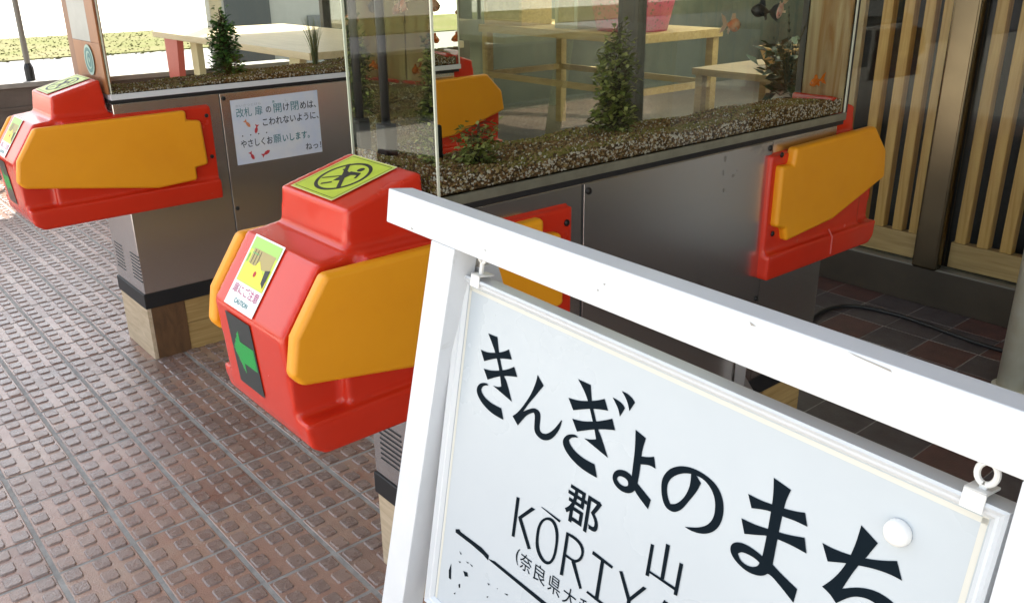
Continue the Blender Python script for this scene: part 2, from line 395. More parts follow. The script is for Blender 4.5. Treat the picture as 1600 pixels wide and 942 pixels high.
e = empty('showroom', (XW, 0, 0), 'glass fronted showroom with dark metal frames behind the gates', 'building')
darkm = mat('dark bronze frame', (.03, .026, .02), .35, metal=.4)
MB().box(0, .06, -3.88, 7.2, 0, .176).build('sill', mat('dark brown sill', (.05, .038, .024), .4, var=.4, vscale=3), e, .004)
MB().box(-.008, .064, -3.88, 7.2, .176, .184).build('sill_trim', mat('worn trim', (.2, .19, .16), .4, metal=.5), e)
MB().box(.0, .05, -3.88, 7.2, 2.7, 2.99).build('lintel', darkm, e)
for y0, y1 in ((2.36, 2.412), (3.59, 3.74), (7.14, 7.2)):
    MB().box(-.01, .06, y0, y1, .184, 2.7).build('mullion', darkm, e, .003)
MB().box(-.014, .06, 2.412, 2.462, .184, 2.7).build('white_mullion', mat('white jamb', (.72, .74, .72), .4), e)
MB().box(.024, .028, 1.73, 2.36, .184, 2.7).build('pane', GLASS, e)
MB().box(.024, .028, -3.88, 1.605, .184, 2.7).build('pane', GLASS, e)
MB().box(.024, .028, 2.462, 3.59, .184, 2.7).build('pane', GLASS, e)
MB().box(.024, .028, 3.74, 7.14, .184, 2.7).build('pane', GLASS, e)
MB().box(-.03, .03, 1.612, 1.728, .178, 2.7).build('steel_post', mat('steel post in reflected brown', (.2, .16, .1), .2, metal=1, var=.5, vscale=1.2, bump=.02), e, .014, 3)  # stainless post; the brown it reflects is put into its base colour
MB().box(7.6, 7.7, -3.88, 7.4, 0, 2.99).build('rear_wall', mat('olive rear wall', (.17, .17, .13), .7, var=.6, vscale=1.0, col2=(.07, .085, .07)), e)
MB().box(.06, 7.6, 7.2, 7.3, 0, 2.99).build('end_wall', mat('grey end wall', (.15, .16, .12), .7, var=.4, vscale=1.5), e)
MB().box(.06, 7.6, -3.88, 7.2, .0, .03).build('indoor_floor', mat('indoor boards', (.13, .1, .075), .5, var=.3, vscale=5), e)
# slatted screen behind the right panes
e = empty('slat_screen', (XW+.05, 0, 0), 'screen of upright pine slats behind the right window', 'screen')
MB().box(.0, .05, 1.735, 2.33, .19, .305).build('bottom_plate', MAT['pine_h'], e, .003)
MB().box(.0, .05, -3.8, 1.6, .19, .305).build('bottom_plate', MAT['pine_h'], e, .003)
sl_mesh = MB().box(0, .05, -.0235, .0235, .306, 2.69).mesh('slat', MAT['pine_v'])
ys = [2.045, 1.947, 1.855, 1.775] + [1.563-.0955*k for k in range(34)]
for i, y in enumerate(ys):
    o = bpy.data.objects.new('slat', sl_mesh if i % 3 else MB().box(0, .05, -.0235, .0235, .306, 2.69).mesh('slat', MAT['pine_v'])); C.objects.link(o); o.parent = e
    o.location = (0, y, 0)
    b = o.modifiers.new('b', 'BEVEL'); b.width = .003
MB().box(0, .03, 2.15, 2.345, .19, 2.69).build('end_board', wood('cream board with brown stains', (.62, .52, .33), (.36, .2, .07), (18, 9, 2.2), .5), e, .002)
MB().box(.34, .36, -3.8, 2.35, .03, 2.9).build('backing', mat('near black backing', (.022, .02, .02), .9), e)  # near-black sheet, so the gaps between slats stay dark

# showroom furniture seen through the tanks
def frame_table(loc, lx, ly, z, th, leg, rail_z, label, m, cat='table'):
    t = empty('display_table', loc, label, cat)
    MB().box(0, lx, 0, ly, z-th, z).build('tabletop', m, t, .004)
    for x in (.02, lx-leg-.02):
        for y in (.02, ly-leg-.02):
            MB().box(x, x+leg, y, y+leg, 0, z-th).build('leg', m, t, .003)
    if rail_z:
        for y in (.03, ly-leg-.0): MB().box(.02+leg, lx-leg-.02, y, y+.03, rail_z, rail_z+.05).build('rail', m, t)
        for x in (.03, lx-leg-.01): MB().box(x, x+.03, .02+leg, ly-leg-.02, rail_z, rail_z+.05).build('rail', m, t)
    return t
frame_table((5, 4.62, .03), 1.0, 1.85, .95, .065, .07, .5, 'wooden display table with a thick top behind the glass front', wood('honey wood', (.42, .27, .1), (.6, .42, .18), (30, 3, 30), .5))
frame_table((5.3, 3.0, .03), .9, 1.35, .72, .05, .06, .3, 'lower wooden bench right of the display table', wood('brown bench wood', (.26, .17, .09), (.38, .27, .15), (30, 3, 30), .5), 'bench')
def bucket(loc, r0, r1, h, m, label, cat, name):
    t = empty(name, loc, label, cat)
    o = MB().tube([(0, 0, 0), (0, 0, h*.5), (0, 0, h), (0, 0, h), (0, 0, .01)], [r0, (r0+r1)/2, r1, r1-.008, r0-.008], 28).build('bucket_body', m, t, smooth=True)
    MB().tube([(r1*math.cos(a), r1*math.sin(a), h) for a in np.linspace(0, 2*math.pi, 29)], .008, 6, caps=False).build('rim', m, t, smooth=True)
    return t
def holes_mat(name, c):
    m = mat(name, c, .4); N = m.node_tree.nodes; L = m.node_tree.links
    tc = N.new('ShaderNodeTexCoord'); v = N.new('ShaderNodeTexVoronoi'); v.inputs['Scale'].default_value = 28; L.new(tc.outputs['Object'], v.inputs['Vector'])
    r = N.new('ShaderNodeMapRange'); r.inputs[1].default_value = .2; r.inputs[2].default_value = .35; L.new(v.outputs['Distance'], r.inputs[0])
    mx = N.new('ShaderNodeMix'); mx.data_type = 'RGBA'; mx.inputs[6].default_value = (c[0]*.3, c[1]*.3, c[2]*.3, 1); mx.inputs[7].default_value = (*c, 1)
    L.new(r.outputs[0], mx.inputs[0]); L.new(mx.outputs[2], N['Principled BSDF'].inputs['Base Color']); return m
bucket((5.36, 5.0, .982), .27, .35, .36, holes_mat('magenta plastic', (.5, .01, .11)), 'magenta perforated plastic basket on the display table', 'basket', 'plastic_basket')
bucket((5.75, 3.9, .752), .11, .17, .14, mat('woven straw', (.45, .28, .13), .7, bump=.5), 'small straw basket on the lower bench', 'basket', 'straw_basket')
def crate(loc, w, h, d, m, label):
    t = empty('wooden_box', loc, label, 'box')
    MB().box(0, d, 0, w, 0, .012).build('base', m, t)
    a = MB(); a.box(0, .02, 0, .035, .0125, h); a.box(0, .02, w-.035, w, .0125, h); a.box(0, .02, .035, w-.035, h-.035, h); a.box(0, .02, .035, w-.035, .0125, .045)
    a.build('front_frame', m, t)
    MB().box(.006, .014, .036, w-.036, .046, h-.036).build('front_panel', wood('tan box panel', (.3, .2, .1), (.42, .3, .16), (20, 20, 20)), t)
    s = MB(); s.box(.021, d, 0, .012, .0125, h); s.box(.021, d, w-.012, w, .0125, h); s.box(d-.012, d-.0005, .0125, w-.0125, .0125, h)
    s.build('side', m, t)
crate((5.06, 5.96, .982), .5, .24, .34, MAT['pine_h'], 'pine box with a framed front at the left end of the display table')
crate((5.12, 5.36, .982), .26, .3, .3, mat('pale box wood', (.5, .46, .36), .6, var=.2), 'pale open framed box beside the magenta basket')
def leaf_plant(name, loc, n, h, rad, leaf, label, m, stem_m, parent=None, lean=(0, 0), spread=1.0, prof=None, seed=1, cat='plant'):
    r = np.random.default_rng(seed)
    t = empty(name, loc, label, cat)
    st = MB(); lf = MB()
    nst = max(3, n//40)
    for s_ in range(nst):
        a = r.uniform(0, 6.28); rr = rad*.45*math.sqrt(r.uniform(0, 1)); hh = h*(1-.75*rr/rad)*r.uniform(.75, 1)
        bx, by = rr*math.cos(a), rr*math.sin(a)
        path = [(bx*k*.9+lean[0]*k*k*h+.02*h*math.sin(5*k+a), by*k*.9+lean[1]*k*k*h, hh*k) for k in np.linspace(0, 1, 6)]
        st.tube(path, [.0035*(1-.6*k)*h/.2 for k in np.linspace(0, 1, 6)], 5)
        for q in range(n//nst):
            k = r.uniform(.08, 1); i = min(int(k*5), 4); f = k*5-i
            P = np.array(path[i])*(1-f)+np.array(path[i+1])*f
            w = (prof(k) if prof else (1-k*.75))*rad*spread
            ang = r.uniform(0, 6.28); rr = w*r.uniform(.15, 1)**.6
            c = P+np.array([math.cos(ang)*rr*.8, math.sin(ang)*rr*.8, r.uniform(-.01, .02)*h/.25])
            if rr > w*.4 and r.uniform() < .5: st.tube([tuple(P), tuple((P+c)/2+np.array([0, 0, .004])), tuple(c)], .0008*h/.2, 3)
            L_ = leaf*r.uniform(.6, 1.25); W_ = L_*.78
            d = np.array([math.cos(ang), math.sin(ang), r.uniform(-.7, .9)]); d /= np.linalg.norm(d)
            sd = np.cross(d, [0, 0, 1]); sd /= np.linalg.norm(sd)+1e-6; up = np.cross(sd, d)
            sd = sd*math.cos(r.uniform(-.8, .8))+up*r.uniform(-.5, .5)
            A = c; B1 = c+d*L_*.45+sd*W_/2+up*L_*.08; B2 = c+d*L_*.45-sd*W_/2+up*L_*.08; E_ = c+d*L_
            Mi = c+d*L_*.45-up*L_*.04
            mi = int(r.uniform() < .35)
            lf.poly([A, B1, Mi], mi); lf.poly([A, Mi, B2], mi); lf.poly([B1, E_, Mi], mi); lf.poly([Mi, E_, B2], mi)
    st.build('stem', stem_m, t); lf.build('foliage', m, t)
    return t
leafd = [mat('deep green leaf', (.02, .055, .02), .5), mat('lighter green leaf', (.06, .11, .03), .5)]
stemm = mat('plant stem', (.06, .05, .02), .7)
leaf_plant('potted_plant', (4.62, 3.07, .72), 260, .42, .2, .09, 'dark leafy plant in a tall blue grey pot by the window', [mat('dull blue green leaf', (.03, .055, .05), .6), leafd[0]], stemm, seed=5, prof=lambda k: .6+.6*k)
pp = bpy.data.objects['potted_plant']
MB().tube([(0, 0, -.69), (0, 0, -.3), (0, 0, 0), (0, 0, 0), (0, 0, -.04)], [.09, .11, .13, .115, .115], 24).build('pot', mat('blue grey pot', (.07, .1, .11), .5), pp, smooth=True)
e = empty('pot_stand', (4.62, 3.07, .03), 'low stand under the blue grey pot', 'stand')

# table of the rest corner seen through the left tank
t = empty('wooden_table', (2.57, 5.0, 0), 'large pale wooden table with red and cream legs behind the left tank', 'table')
MB().box(0, 1.15, 0, 2.64, .955, 1.0).build('tabletop', MAT['table'], t, .004)
redp = mat('haze paled red paint', (.55, .12, .1), .5); crm = mat('cream painted leg', (.7, .62, .38), .5)  # leg red is lightened to stand in for haze
MB().prism([(.03, 2.36, 0), (.03, 2.47, 0), (.03, 2.47, .954), (.03, 2.2, .954)][::1], (.05, 0, 0)).build('leg', redp, t)
MB().prism([(.12, 2.05, 0), (.12, 2.17, 0), (.12, 2.17, .954), (.12, 2.05, .954)], (.05, 0, 0)).build('leg', crm, t)
MB().prism([(.12, .55, 0), (.12, .68, 0), (.12, .5, .954), (.12, .36, .954)], (.05, 0, 0)).build('leg', crm, t)
MB().prism([(1.0, .4, 0), (1.0, .52, 0), (1.0, .52, .954), (1.0, .4, .954)], (.05, 0, 0)).build('leg', crm, t)
# far buildings outside, to the left of the showroom
e = empty('far_building', (5, 12, 0), 'pale building with dark doors beyond the gravel yard', 'building')
MB().box(-.02, 9, 0, .25, -.03, 3.2).build('wall', mat('pale render', (.5, .5, .44), .8, var=.1), e)
MB().box(.05, .68, -.05, -.001, .0, 2.1).build('door', mat('dark grey door', (.09, .1, .1), .4), e)
MB().box(1.25, 1.9, -.05, -.001, .35, .8).build('vent_panel', mat('dull grey panel', (.2, .21, .2), .5), e)

e = empty('reflector_board', (3.78, -.05, .0), 'white reflector board added out of view to show in the gate steel', 'board')
MB().obox((0, -.3, .02), (0, .5, 0), (.06, 0, 1.15), (-.018, 0, .001)).build('panel', mat('white reflector board', (.7, .7, .68), .5), e, .002)  # unseen reflector, added to brighten the side of the near gate
MB().box(-.03, .01, -.3, .2, -.0, .02).build('foot_rail', MAT['steel_dark'], e, .002)
# cream pipe, cable
e = empty('pipe', (3.298, 1.041, 0), 'cream painted upright pipe at the right edge', 'pipe')
MB().tube([(0, 0, .0), (0, 0, 3.0)], .052, 24).build('pipe', MAT['pipe'], e, smooth=True)
MB().tube([(0, 0, 0), (0, 0, .006)], .068, 24).build('base_flange', MAT['pipe'], e)
def spline(P, n=8):
    P = [Vector(p) for p in P]; o = []
    for i in range(len(P)-1):
        a, b, c, d = P[max(i-1, 0)], P[i], P[i+1], P[min(i+2, len(P)-1)]
        for k in range(n):
            t_ = k/n; o.append(.5*((2*b)+(c-a)*t_+(2*a-5*b+4*c-d)*t_*t_+(3*b-a-3*c+d)*t_**3))
    return o+[P[-1]]
tag(MB().tube(spline([(2.6, 1.62, .01), (3.0, 1.78, .01), (3.332, 1.891, .01), (3.504, 1.90, .01), (3.605, 1.831, .01), (3.639, 1.666, .01), (3.63, 1.545, .01), (3.601, 1.366, .01), (3.59, 1.195, .01), (3.62, .7, .01), (3.6, .1, .01)]), .009, 8).build('power_cable', MAT['cable'], smooth=True),
    'black power cable curving over the tiles before the window sill', 'cable')
# ------------------------------------------------------------------ ticket gates (two), on wooden plinths, each carrying a fish tank
GY = 1.555                        # centre line of the near gate
def moulded(name, m, parts, parent, vox=.006, sm=5, loc=(0, 0, 0)):
    """fuse closed solids into one rounded moulding"""
    a = MB(); 
    for p in parts: a.prism(*p)
    o = a.build(name, m, parent)
    r = o.modifiers.new('r', 'REMESH'); r.mode = 'VOXEL'; r.voxel_size = vox; r.use_smooth_shade = True
    s = o.modifiers.new('s', 'SMOOTH'); s.iterations = sm; s.factor = .5
    bake(o)
    for p in o.data.polygons: p.use_smooth = True
    return o
gate = empty('ticket_gate', (.98, GY, 0), 'nearest red and orange ticket gate, its head partly behind the white sign', 'ticket gate', 'ticket gates carrying fish tanks')
LX = lambda x: x-.98
def sym(poly, a):           # prism across the gate: polygon in world x,z
    return ([(LX(x), -a, z) for x, z in poly], (0, 2*a, 0), 0)
HC = -.01                    # the moulded head sits a touch towards the viewer
def symh(poly, a): return ([(LX(x), HC-a, z) for x, z in poly], (0, 2*a, 0), 0)
# steel cabinet
c = MB(); c.box(LX(.98), LX(2.46), -.163, .163, .283, 1.0275); cab = c.build('cabinet', MAT['steel'], gate, .004)
c = MB()
for s in (-1, 1):
    y = s*.163
    c.box(LX(1.387), LX(2.123), min(y, y+s*.0035), max(y, y+s*.0035), .286, 1.024)
c.build('centre_panel', MAT['steel'], gate, .0012)
c = MB()
for s in (-1, 1):
    y = s*.163
    for xx in (1.3835, 2.1235): MB().box(LX(xx), LX(xx+.003), min(y, y+s*.0022), max(y, y+s*.0022), .286, 1.024).build('panel_seam', MAT['black'], gate)

MB().box(LX(.975), LX(2.465), -.166, .166, .222, .2828).build('plinth_band', MAT['black'], gate, .003)
MB().box(LX(.972), LX(2.486), -.1655, .1655, 1.0277, 1.0395).build('gasket', MAT['black'], gate)
for y0 in (.128, -.066):
    v = MB()
    for k in range(8): v.box(-.0012, .002, y0-.098+.0, y0, .336+.0145*k, .3405+.0145*k)
    v.build('vent', MAT['black'], gate)
def rivet(x, y, z, s, r=.009):
    n = Vector((0, s, 0))
    return MB().tube([Vector((LX(x), y, z)), Vector((LX(x), y+s*.003, z)), Vector((LX(x), y+s*.0055, z))], [r, r*.92, r*.35], 12).build('rivet', MAT['rivet'], gate, smooth=True)
for s in (-1, 1):
    for x in (1.401, 2.112): 
        for z in (1.006, .56): rivet(x, s*.1665, z, s)
# head mouldings
core = [(.652, .628), (.636, .66), (.62, .857), (.708, .985), (.79, .994), (1.338, .994), (1.338, .628)]
block = [(.772, .97), (.787, 1.070), (.957, 1.116), (.972, .97)]
tray = [(.672, .618), (.642, .64), (.634, .692), (1.338, .70), (1.338, .624)]
side = [(.735, .64), (.735, .90), (.80, .985), (1.338, .985), (1.338, .64)]
h1 = moulded('head_shell', MAT['red'], [symh(core, .152), symh(block, .135), symh(tray, .19), symh(side, .171)], gate)
mir = lambda P: [(2.115+(1.325-x)*.86, z) for x, z in P][::-1]
h2 = moulded('head_shell', MAT['red'], [symh(mir(core), .152), symh(mir(block), .135), symh(mir(tray), .19), symh(mir(side), .171)], gate)
Yf = [(.700, .977), (.629, .872), (.615, .80), (.634, .776), (1.089, .703), (1.242, .711), (1.242, .759), (1.293, .766), (1.286, .937), (1.231, .944), (1.233, .981)]
Yr0 = [(2.14, 1.012), (2.565, 1.019), (2.646, .938), (2.661, .849), (2.376, .764), (2.137, .745), (2.123, .786), (2.08, .798), (2.08, .970), (2.133, .966)]
Yr = [(x*1.022, 1.5+(z-1.5)*1.022) for x, z in Yr0]
for P in (Yf, Yr):
    for s in (-1, 1):
        a = MB(); a.prism([(LX(x), HC+s*.160, z) for x, z in P], (0, s*.034, 0))
        o = a.build('side_panel', MAT['orange'], gate, .011, 4)
# seams and screws on the red end plates
for s in (-1, 1):
    for x, z in ((1.318, .95), (1.318, .79), (2.148, .985), (2.14, .757)): rivet(x, HC+s*.1712, z, s, .008)
MB().tube([(LX(2.44), HC-.1915, .635), (LX(2.44), HC-.1915, .69), (LX(2.44), HC-.176, .712)], .0022, 6).build('tray_seam', mat('pinkish seam', (.6, .12, .1), .4), gate)
# front stickers and display
def mkplane(p0, p1, y):     # plane through two x,z points, text right = -Y
    d = Vector((p1[0]-p0[0], 0, p1[1]-p0[1])).normalized()
    return Plane((LX(p0[0]), y-GY, p0[1]), (0, -1, 0), d, Vector((-d.z, 0, d.x)))
pl = mkplane((.62, .857), (.708, .985), 1.645)
c = MB()                                                        # caution film: u 0..125 mm, v .006...162
Lc = .128; c0 = .006; c1 = .158
rect(c, pl, 0, c0, Lc, c1, .0030, 0)
rect(c, pl, .006, .058, Lc-.006, .148, .0033, 1)
rect(c, pl, .006, .128, Lc-.006, .154, .0034, 2)
rect(c, pl, .022, .098, Lc-.014, .132, .0036, 3)
fill_poly(c, pl, [[(.012, .062), (.018, .1), (.05, .098), (.064, .112), (.08, .098), (Lc-.008, .08), (Lc-.008, .062)]], .0038, 4)
for u in (.030, .042, .054): rect(c, pl, u, .1, u+.002, .13, .004, 5)
fill_poly(c, pl, [[(Lc-.026, .074), (Lc-.012, .066), (Lc-.012, .104), (Lc-.03, .1)]], .0042, 5)
seg_line(c, pl, (.013, .1), (.013, .118), .003, .0042, 6); seg_line(c, pl, (.022, .122), (.05, .122), .002, .0042, 6)
disc(c, pl, .066, .084, .005, .006, .0044, 7)
text(c, pl, '扉にご注意', .010, .034, Lc-.008, .054, .0034, 8, bold=.008)
text(c, pl, 'CAUTION', .036, .016, Lc-.034, .026, .0034, 9, bold=.02)
cau = c.build('caution_sticker', [MAT['stick_w'], MAT['lime'], mat('green print', (.35, .6, .1), .4), MAT['tan'], MAT['limeb'], MAT['black'], mat('mid green print', (.1, .4, .1), .4), MAT['fishred'], MAT['magenta'], MAT['teal']], gate)
pd = mkplane((.6365, .66), (.62, .857), 1.645)
c = MB(); rect(c, pd, .006, .026, .118, .188, .0025, 0)
c.build('arrow_display', MAT['led_off'], gate); disp = bpy.data.objects['arrow_display']
a = MB()
AR = [(.008, 0), (.046, .052), (.046, .022), (.104, .022), (.104, -.022), (.046, -.022), (.046, -.052)]
def inside(x, y):
    if x < .046: return abs(y) <= (x-.008)*1.35
    return abs(y) < .024
for i in range(26):
    for j in range(-14, 15):
        x, y = .010+i*.0038, j*.0038
        if inside(x, y): rect(a, pd, .006+x-.0014, .107+y-.0014, .006+x+.0014, .107+y+.0014, .0032, 0)
a.build('arrow', MAT['led'], disp)
pb_ = mkplane((.787, .0+1.070), (.957, 1.116), 1.645)
c = MB(); w_, l_ = .168, .166
rect(c, pb_, 0, .006, w_, l_, .0030, 0); rect(c, pb_, .003, .009, w_-.003, l_-.003, .0033, 1)
for (a_, b_) in (((.008, .014), (w_-.008, .014)), ((.008, l_-.008), (w_-.008, l_-.008)), ((.008, .014), (.008, l_-.008)), ((w_-.008, .014), (w_-.008, l_-.008))): seg_line(c, pb_, a_, b_, .0016, .0035, 2)
cx, cy = w_/2, .086
disc(c, pb_, cx, cy, .063, .061, .0035, 2, 40, rin=.87)
seg_line(c, pb_, (cx-.046, cy+.042), (cx+.046, cy-.042), .009, .0038, 2)
disc(c, pb_, cx+.012, cy+.036, .0085, .0085, .0037, 2, 16)
fill_poly(c, pb_, [[(cx-.004, cy+.022), (cx+.028, cy+.026), (cx+.030, cy+.016), (cx+.012, cy+.010), (cx+.010, cy-.016), (cx-.004, cy-.024), (cx-.008, cy-.004)]], .0037, 2)
seg_line(c, pb_, (cx+.026, cy+.024), (cx+.038, cy+.004), .006, .0037, 2)
seg_line(c, pb_, (cx-.006, cy+.0), (cx-.044, cy-.026), .005, .0037, 2)
seg_line(c, pb_, (cx-.004, cy+.014), (cx-.034, cy+.022), .006, .0037, 2)
seg_line(c, pb_, (cx+.0, cy-.028), (cx-.018, cy-.044), .007, .0037, 2)
c.build('warning_sticker', [MAT['cream'], MAT['lime'], MAT['black']], gate)

smm = mat('dried smudge', (.27, .25, .22), .55, var=.4, vscale=90); ps = Plane((LX(1.905), -.163-.0036, .955), (1, 0, 0), (0, 0, 1), (0, -1, 0)); r9 = np.random.default_rng(4)
for (u, v, s_, asp) in ((.004, .052, .010, 2.2), (.0, .015, .008, 2.8), (.045, .0, .016, .8), (.058, .012, .009, 1.0), (.008, -.034, .011, 1.4), (.022, -.042, .006, .6)):
    lp = [(u+s_*(.55+.45*r9.uniform())*math.cos(a)*.5, v+s_*asp*(.55+.45*r9.uniform())*math.sin(a)*.5) for a in np.linspace(0, 5.9, 11)]
    sm_ = MB(); fill_poly(sm_, ps, [lp], .0001); sm_.build('smudge', smm, gate)
gate2 = copy_tree(gate); gate2.location = (.98, GY+2.03, 0)
for _c in list(gate2.children):
    if _c.name.startswith('smudge'): bpy.data.objects.remove(_c)
gate2['label'] = 'red and orange ticket gate at the left, with a paper notice on its side'

# wooden plinths the gates stand on
for k, (yy, lab) in enumerate(((GY, 'wooden plinth under the nearest ticket gate'), (GY+2.03, 'wooden plinth under the left ticket gate, pale end and brown corner board'))):
    e = empty('wooden_plinth', (.98, yy, 0), lab, 'plinth', 'wooden plinths under the gates')
    MB().box(.0, .016, -.158, .158, .001, .2215).build('end_board', MAT['ply_pale'], e, .001)
    MB().box(.0162, .15, -.162, .162, .001, .2215).build('corner_block', MAT['ply_brown'], e, .001)
    MB().box(.151, 1.45, -.158, .158, .001, .118).build('board', MAT['ply_yellow'], e, .002)
    MB().box(.151, 1.45, -.158, .158, .1195, .2215).build('board', MAT['ply_yellow'], e, .002)
# steel angle bracket at the foot of the near gate
e = empty('angle_bracket', (2.035, GY-.187, 0), 'small triangular steel bracket at the foot of the nearest gate', 'bracket')
MB().prism([(0, 0, .17), (.14, 0, .185), (0, 0, .365)], (0, .004, 0)).build('gusset', MAT['alu'], e, .001)
MB().box(-.004, 0, -.02, .016, 0, .375).build('flange', MAT['alu'], e, .001)
MB().box(0, .15, -.02, -.0005, .166, .170).build('foot_plate', MAT['alu'], e, .001)
MB().tube([(.13, -.01, .17), (.13, -.01, .195)], .007, 6).build('bolt', MAT['steel_dark'], e)

# paper notice on the left gate
py = GY+2.03-.163-.0035
pn = Plane((1.425, py, .733), (1, 0, .012), (0, 0, 1), (0, -1, 0))
c = MB(); w_, h_ = .386, .262
fill_poly(c, pn, [[(0, .002), (w_, 0), (w_, h_), (0, h_)]], .0012, 0)
T = lambda s, u0, v0, u1, v1, m, b=.012: text(c, pn, s, u0*w_, v0*h_, u1*w_, v1*h_, .0018, m, bold=b)
T('かいさつとびら', .05, .885, .33, .925, 3, .01); T('あ', .46, .885, .49, .925, 1, .01); T('し', .61, .885, .64, .925, 3, .01)
T('改札', .05, .73, .22, .87, 1, 0); T('扉', .255, .73, .34, .87, 1, 0); T('の', .38, .75, .44, .84, 2); T('開', .47, .73, .56, .87, 1, 0); T('け', .58, .74, .65, .86, 2); T('閉', .67, .73, .76, .87, 1, 0); T('めは、', .78, .73, .97, .85, 2)
T('こわれないように、', .33, .55, .99, .67, 2)
for k in range(4): disc(c, pn, (.09+.09*k)*w_, .445*h_, .0028, .0028, .0018, 2, 10)
T('やさしくお', .06, .26, .42, .38, 2); T('願', .43, .26, .52, .39, 1, 0); T('いします。', .54, .26, .86, .38, 1)
T('ねっ！', .80, .07, .99, .18, 2)
for (u, v, s, a_, m_) in ((.16, .62, .018, 2.2, 4), (.25, .52, .018, 1.3, 5), (.17, .12, .018, 2.0, 5), (.33, .13, .02, 3.6, 5)): blob_fish(c, pn, u*w_, v*h_, s, a_, .0018, m_)
tag(c.build('paper_notice', [MAT['paper'], MAT['teal'], MAT['navy'], mat('pale print', (.4, .45, .5), .7), MAT['fishpink'], MAT['fishred']]), 'white paper notice with teal writing taped to the left gate', 'notice')

# ------------------------------------------------------------------ fish tanks
stone_mats = [mat('white quartz grain', (.72, .66, .56), .5), mat('brown gravel grain', (.26, .13, .045), .7), mat('dark gravel grain', (.10, .055, .02), .7), mat('mossy gravel grain', (.26, .22, .05), .8), mat('tan gravel grain', (.42, .29, .13), .7)]
X0, X1 = .985, 2.492
def tank(yc, label, gravel_label, seed, h_front, h_back, n_surf, n_face, white):
    WATER = water_mat('green tinted water' if seed == 1 else 'clear aquarium water', 0.6 if seed == 1 else .2)
    t = empty('fish_tank', (X0, yc, 1.04), label, 'fish tank', 'fish tanks on the ticket gates')
    L_ = X1-X0; H = .66; hw = .163
    MB().box(.004, L_-.004, -hw+.004, hw-.004, .0205, H-.04).build('water', WATER, t)
    # rails: light metal channel under the glass
    r = MB(); 
    for s in (-1, 1): r.box(-.004, L_+.004, min(s*hw, s*(hw+.004)), max(s*hw, s*(hw+.004)), 0, .021)
    r.box(-.0045, 0, -hw, hw, 0, .021); r.box(L_, L_+.0045, -hw, hw, 0, .021); r.box(0, L_, -hw, hw, 0, .02)
    r.build('base_rail', mat('tarnished pale channel', (.34, .33, .25), .35, metal=.6, var=.3, vscale=20) if seed == 1 else MAT['white'], t, .001)
    for x in (0, L_):
        for s in (-1, 1):
            q = MB(); xs = -1 if x == 0 else 1
            q.box(min(x-xs*.003, x+xs*.002), max(x-xs*.003, x+xs*.002), min(s*hw, s*(hw-.0038)), max(s*hw, s*(hw-.0038)), .0215, H)
            q.build('corner_seam', mat('pale silicone seam', (.62, .63, .5), .25) if s == -1 else mat('pale glass edge', (.5, .55, .42), .2), t)
    if seed == 2:
        MB().box(-.012, -.005, -hw, hw, .0215, .20).build('end_board', wood('brown end board', (.24, .085, .03), (.36, .15, .05), (8, 8, 3), .4), t, .001)
        MB().box(-.012, -.005, -hw+.10, hw, .2005, H-.021).build('end_board', mat('grey end part', (.4, .4, .37), .4, var=.3, vscale=5), t, .001)  # upper part of the end cover is plain grey
        MB().box(-.012, -.005, -hw, -hw+.0995, .2005, H-.021).build('end_board', wood('brown end strip', (.24, .085, .03), (.36, .15, .05), (8, 8, 3), .4), t, .001)
        ROUND[0].v = [(x-.008, y, z) for x, y, z in ROUND[0].v]; ROUND[0].build('round_sticker', ROUND[1], t)
    if seed == 1:
        MB().box(L_-.016, L_-.010, -hw+.008, hw-.008, .024, H-.05).build('end_panel', wood('cream panel with brown algae', (.36, .17, .04), (.66, .56, .34), (5, 14, 3.2), .6), t)
        MB().box(L_-.022, L_-.0165, hw-.045, hw-.008, .024, H-.05).build('panel_edge', MAT['black'], t)
    if seed == 1: MB().box(L_+.0025, L_+.012, -hw, hw, .0215, H).build('end_frame', MAT['black'], t)
    r = MB()
    for s in (-1, 1): r.box(-.01, L_+.02, min(s*hw, s*(hw+.01)), max(s*hw, s*(hw+.01)), H-.02, H+.02)
    r.box(-.02, -.01, -hw-.01, hw+.01, H-.02, H+.02); r.box(L_+.02, L_+.03, -hw-.01, hw+.01, H-.02, H+.02)
    r.build('rim', MAT['alu'], t, .002)
    # gravel bed
    rr = np.random.default_rng(seed*11)
    g = MB(); x0, x1, y0, y1 = .012, L_-.012, -hw+.012, hw-.012
    def hgt(x, y):
        f = (y-y0)/(y1-y0)
        a = h_front(x/L_)*(1-f)+h_back(x/L_)*f
        return .022+a+.003*math.sin(23*x+9*y)+.004*math.sin(9*x+3)
    nx, ny = 70, 14; b0 = len(g.v)
    for i in range(nx+1):
        for j in range(ny+1):
            x, y = x0+(x1-x0)*i/nx, y0+(y1-y0)*j/ny; g.v.append((x, y, hgt(x, y)-.002))
    for i in range(nx):
        for j in range(ny):
            a = b0+i*(ny+1)+j; g.f.append((a, a+ny+1, a+ny+2, a+1)); g.m.append(2)
    for j, yy in ((0, y0), (ny, y1)):
        for i in range(nx):
            a = b0+i*(ny+1)+j; b = a+ny+1; n = len(g.v)
            g.v += [(g.v[a][0], yy, .022), (g.v[b][0], yy, .022)]
            g.f.append((a, n, n+1, b) if j == 0 else (a, b, n+1, n)); g.m.append(2)
    for i in (0, nx):
        for j in range(ny):
            a = b0+i*(ny+1)+j; b = a+1; n = len(g.v)
            g.v += [(g.v[a][0], g.v[a][1], .022), (g.v[b][0], g.v[b][1], .022)]
            g.f.append((a, b, n+1, n)); g.m.append(2)
    g.poly([(x0, y0, .022), (x0, y1, .022), (x1, y1, .022), (x1, y0, .022)], 2)
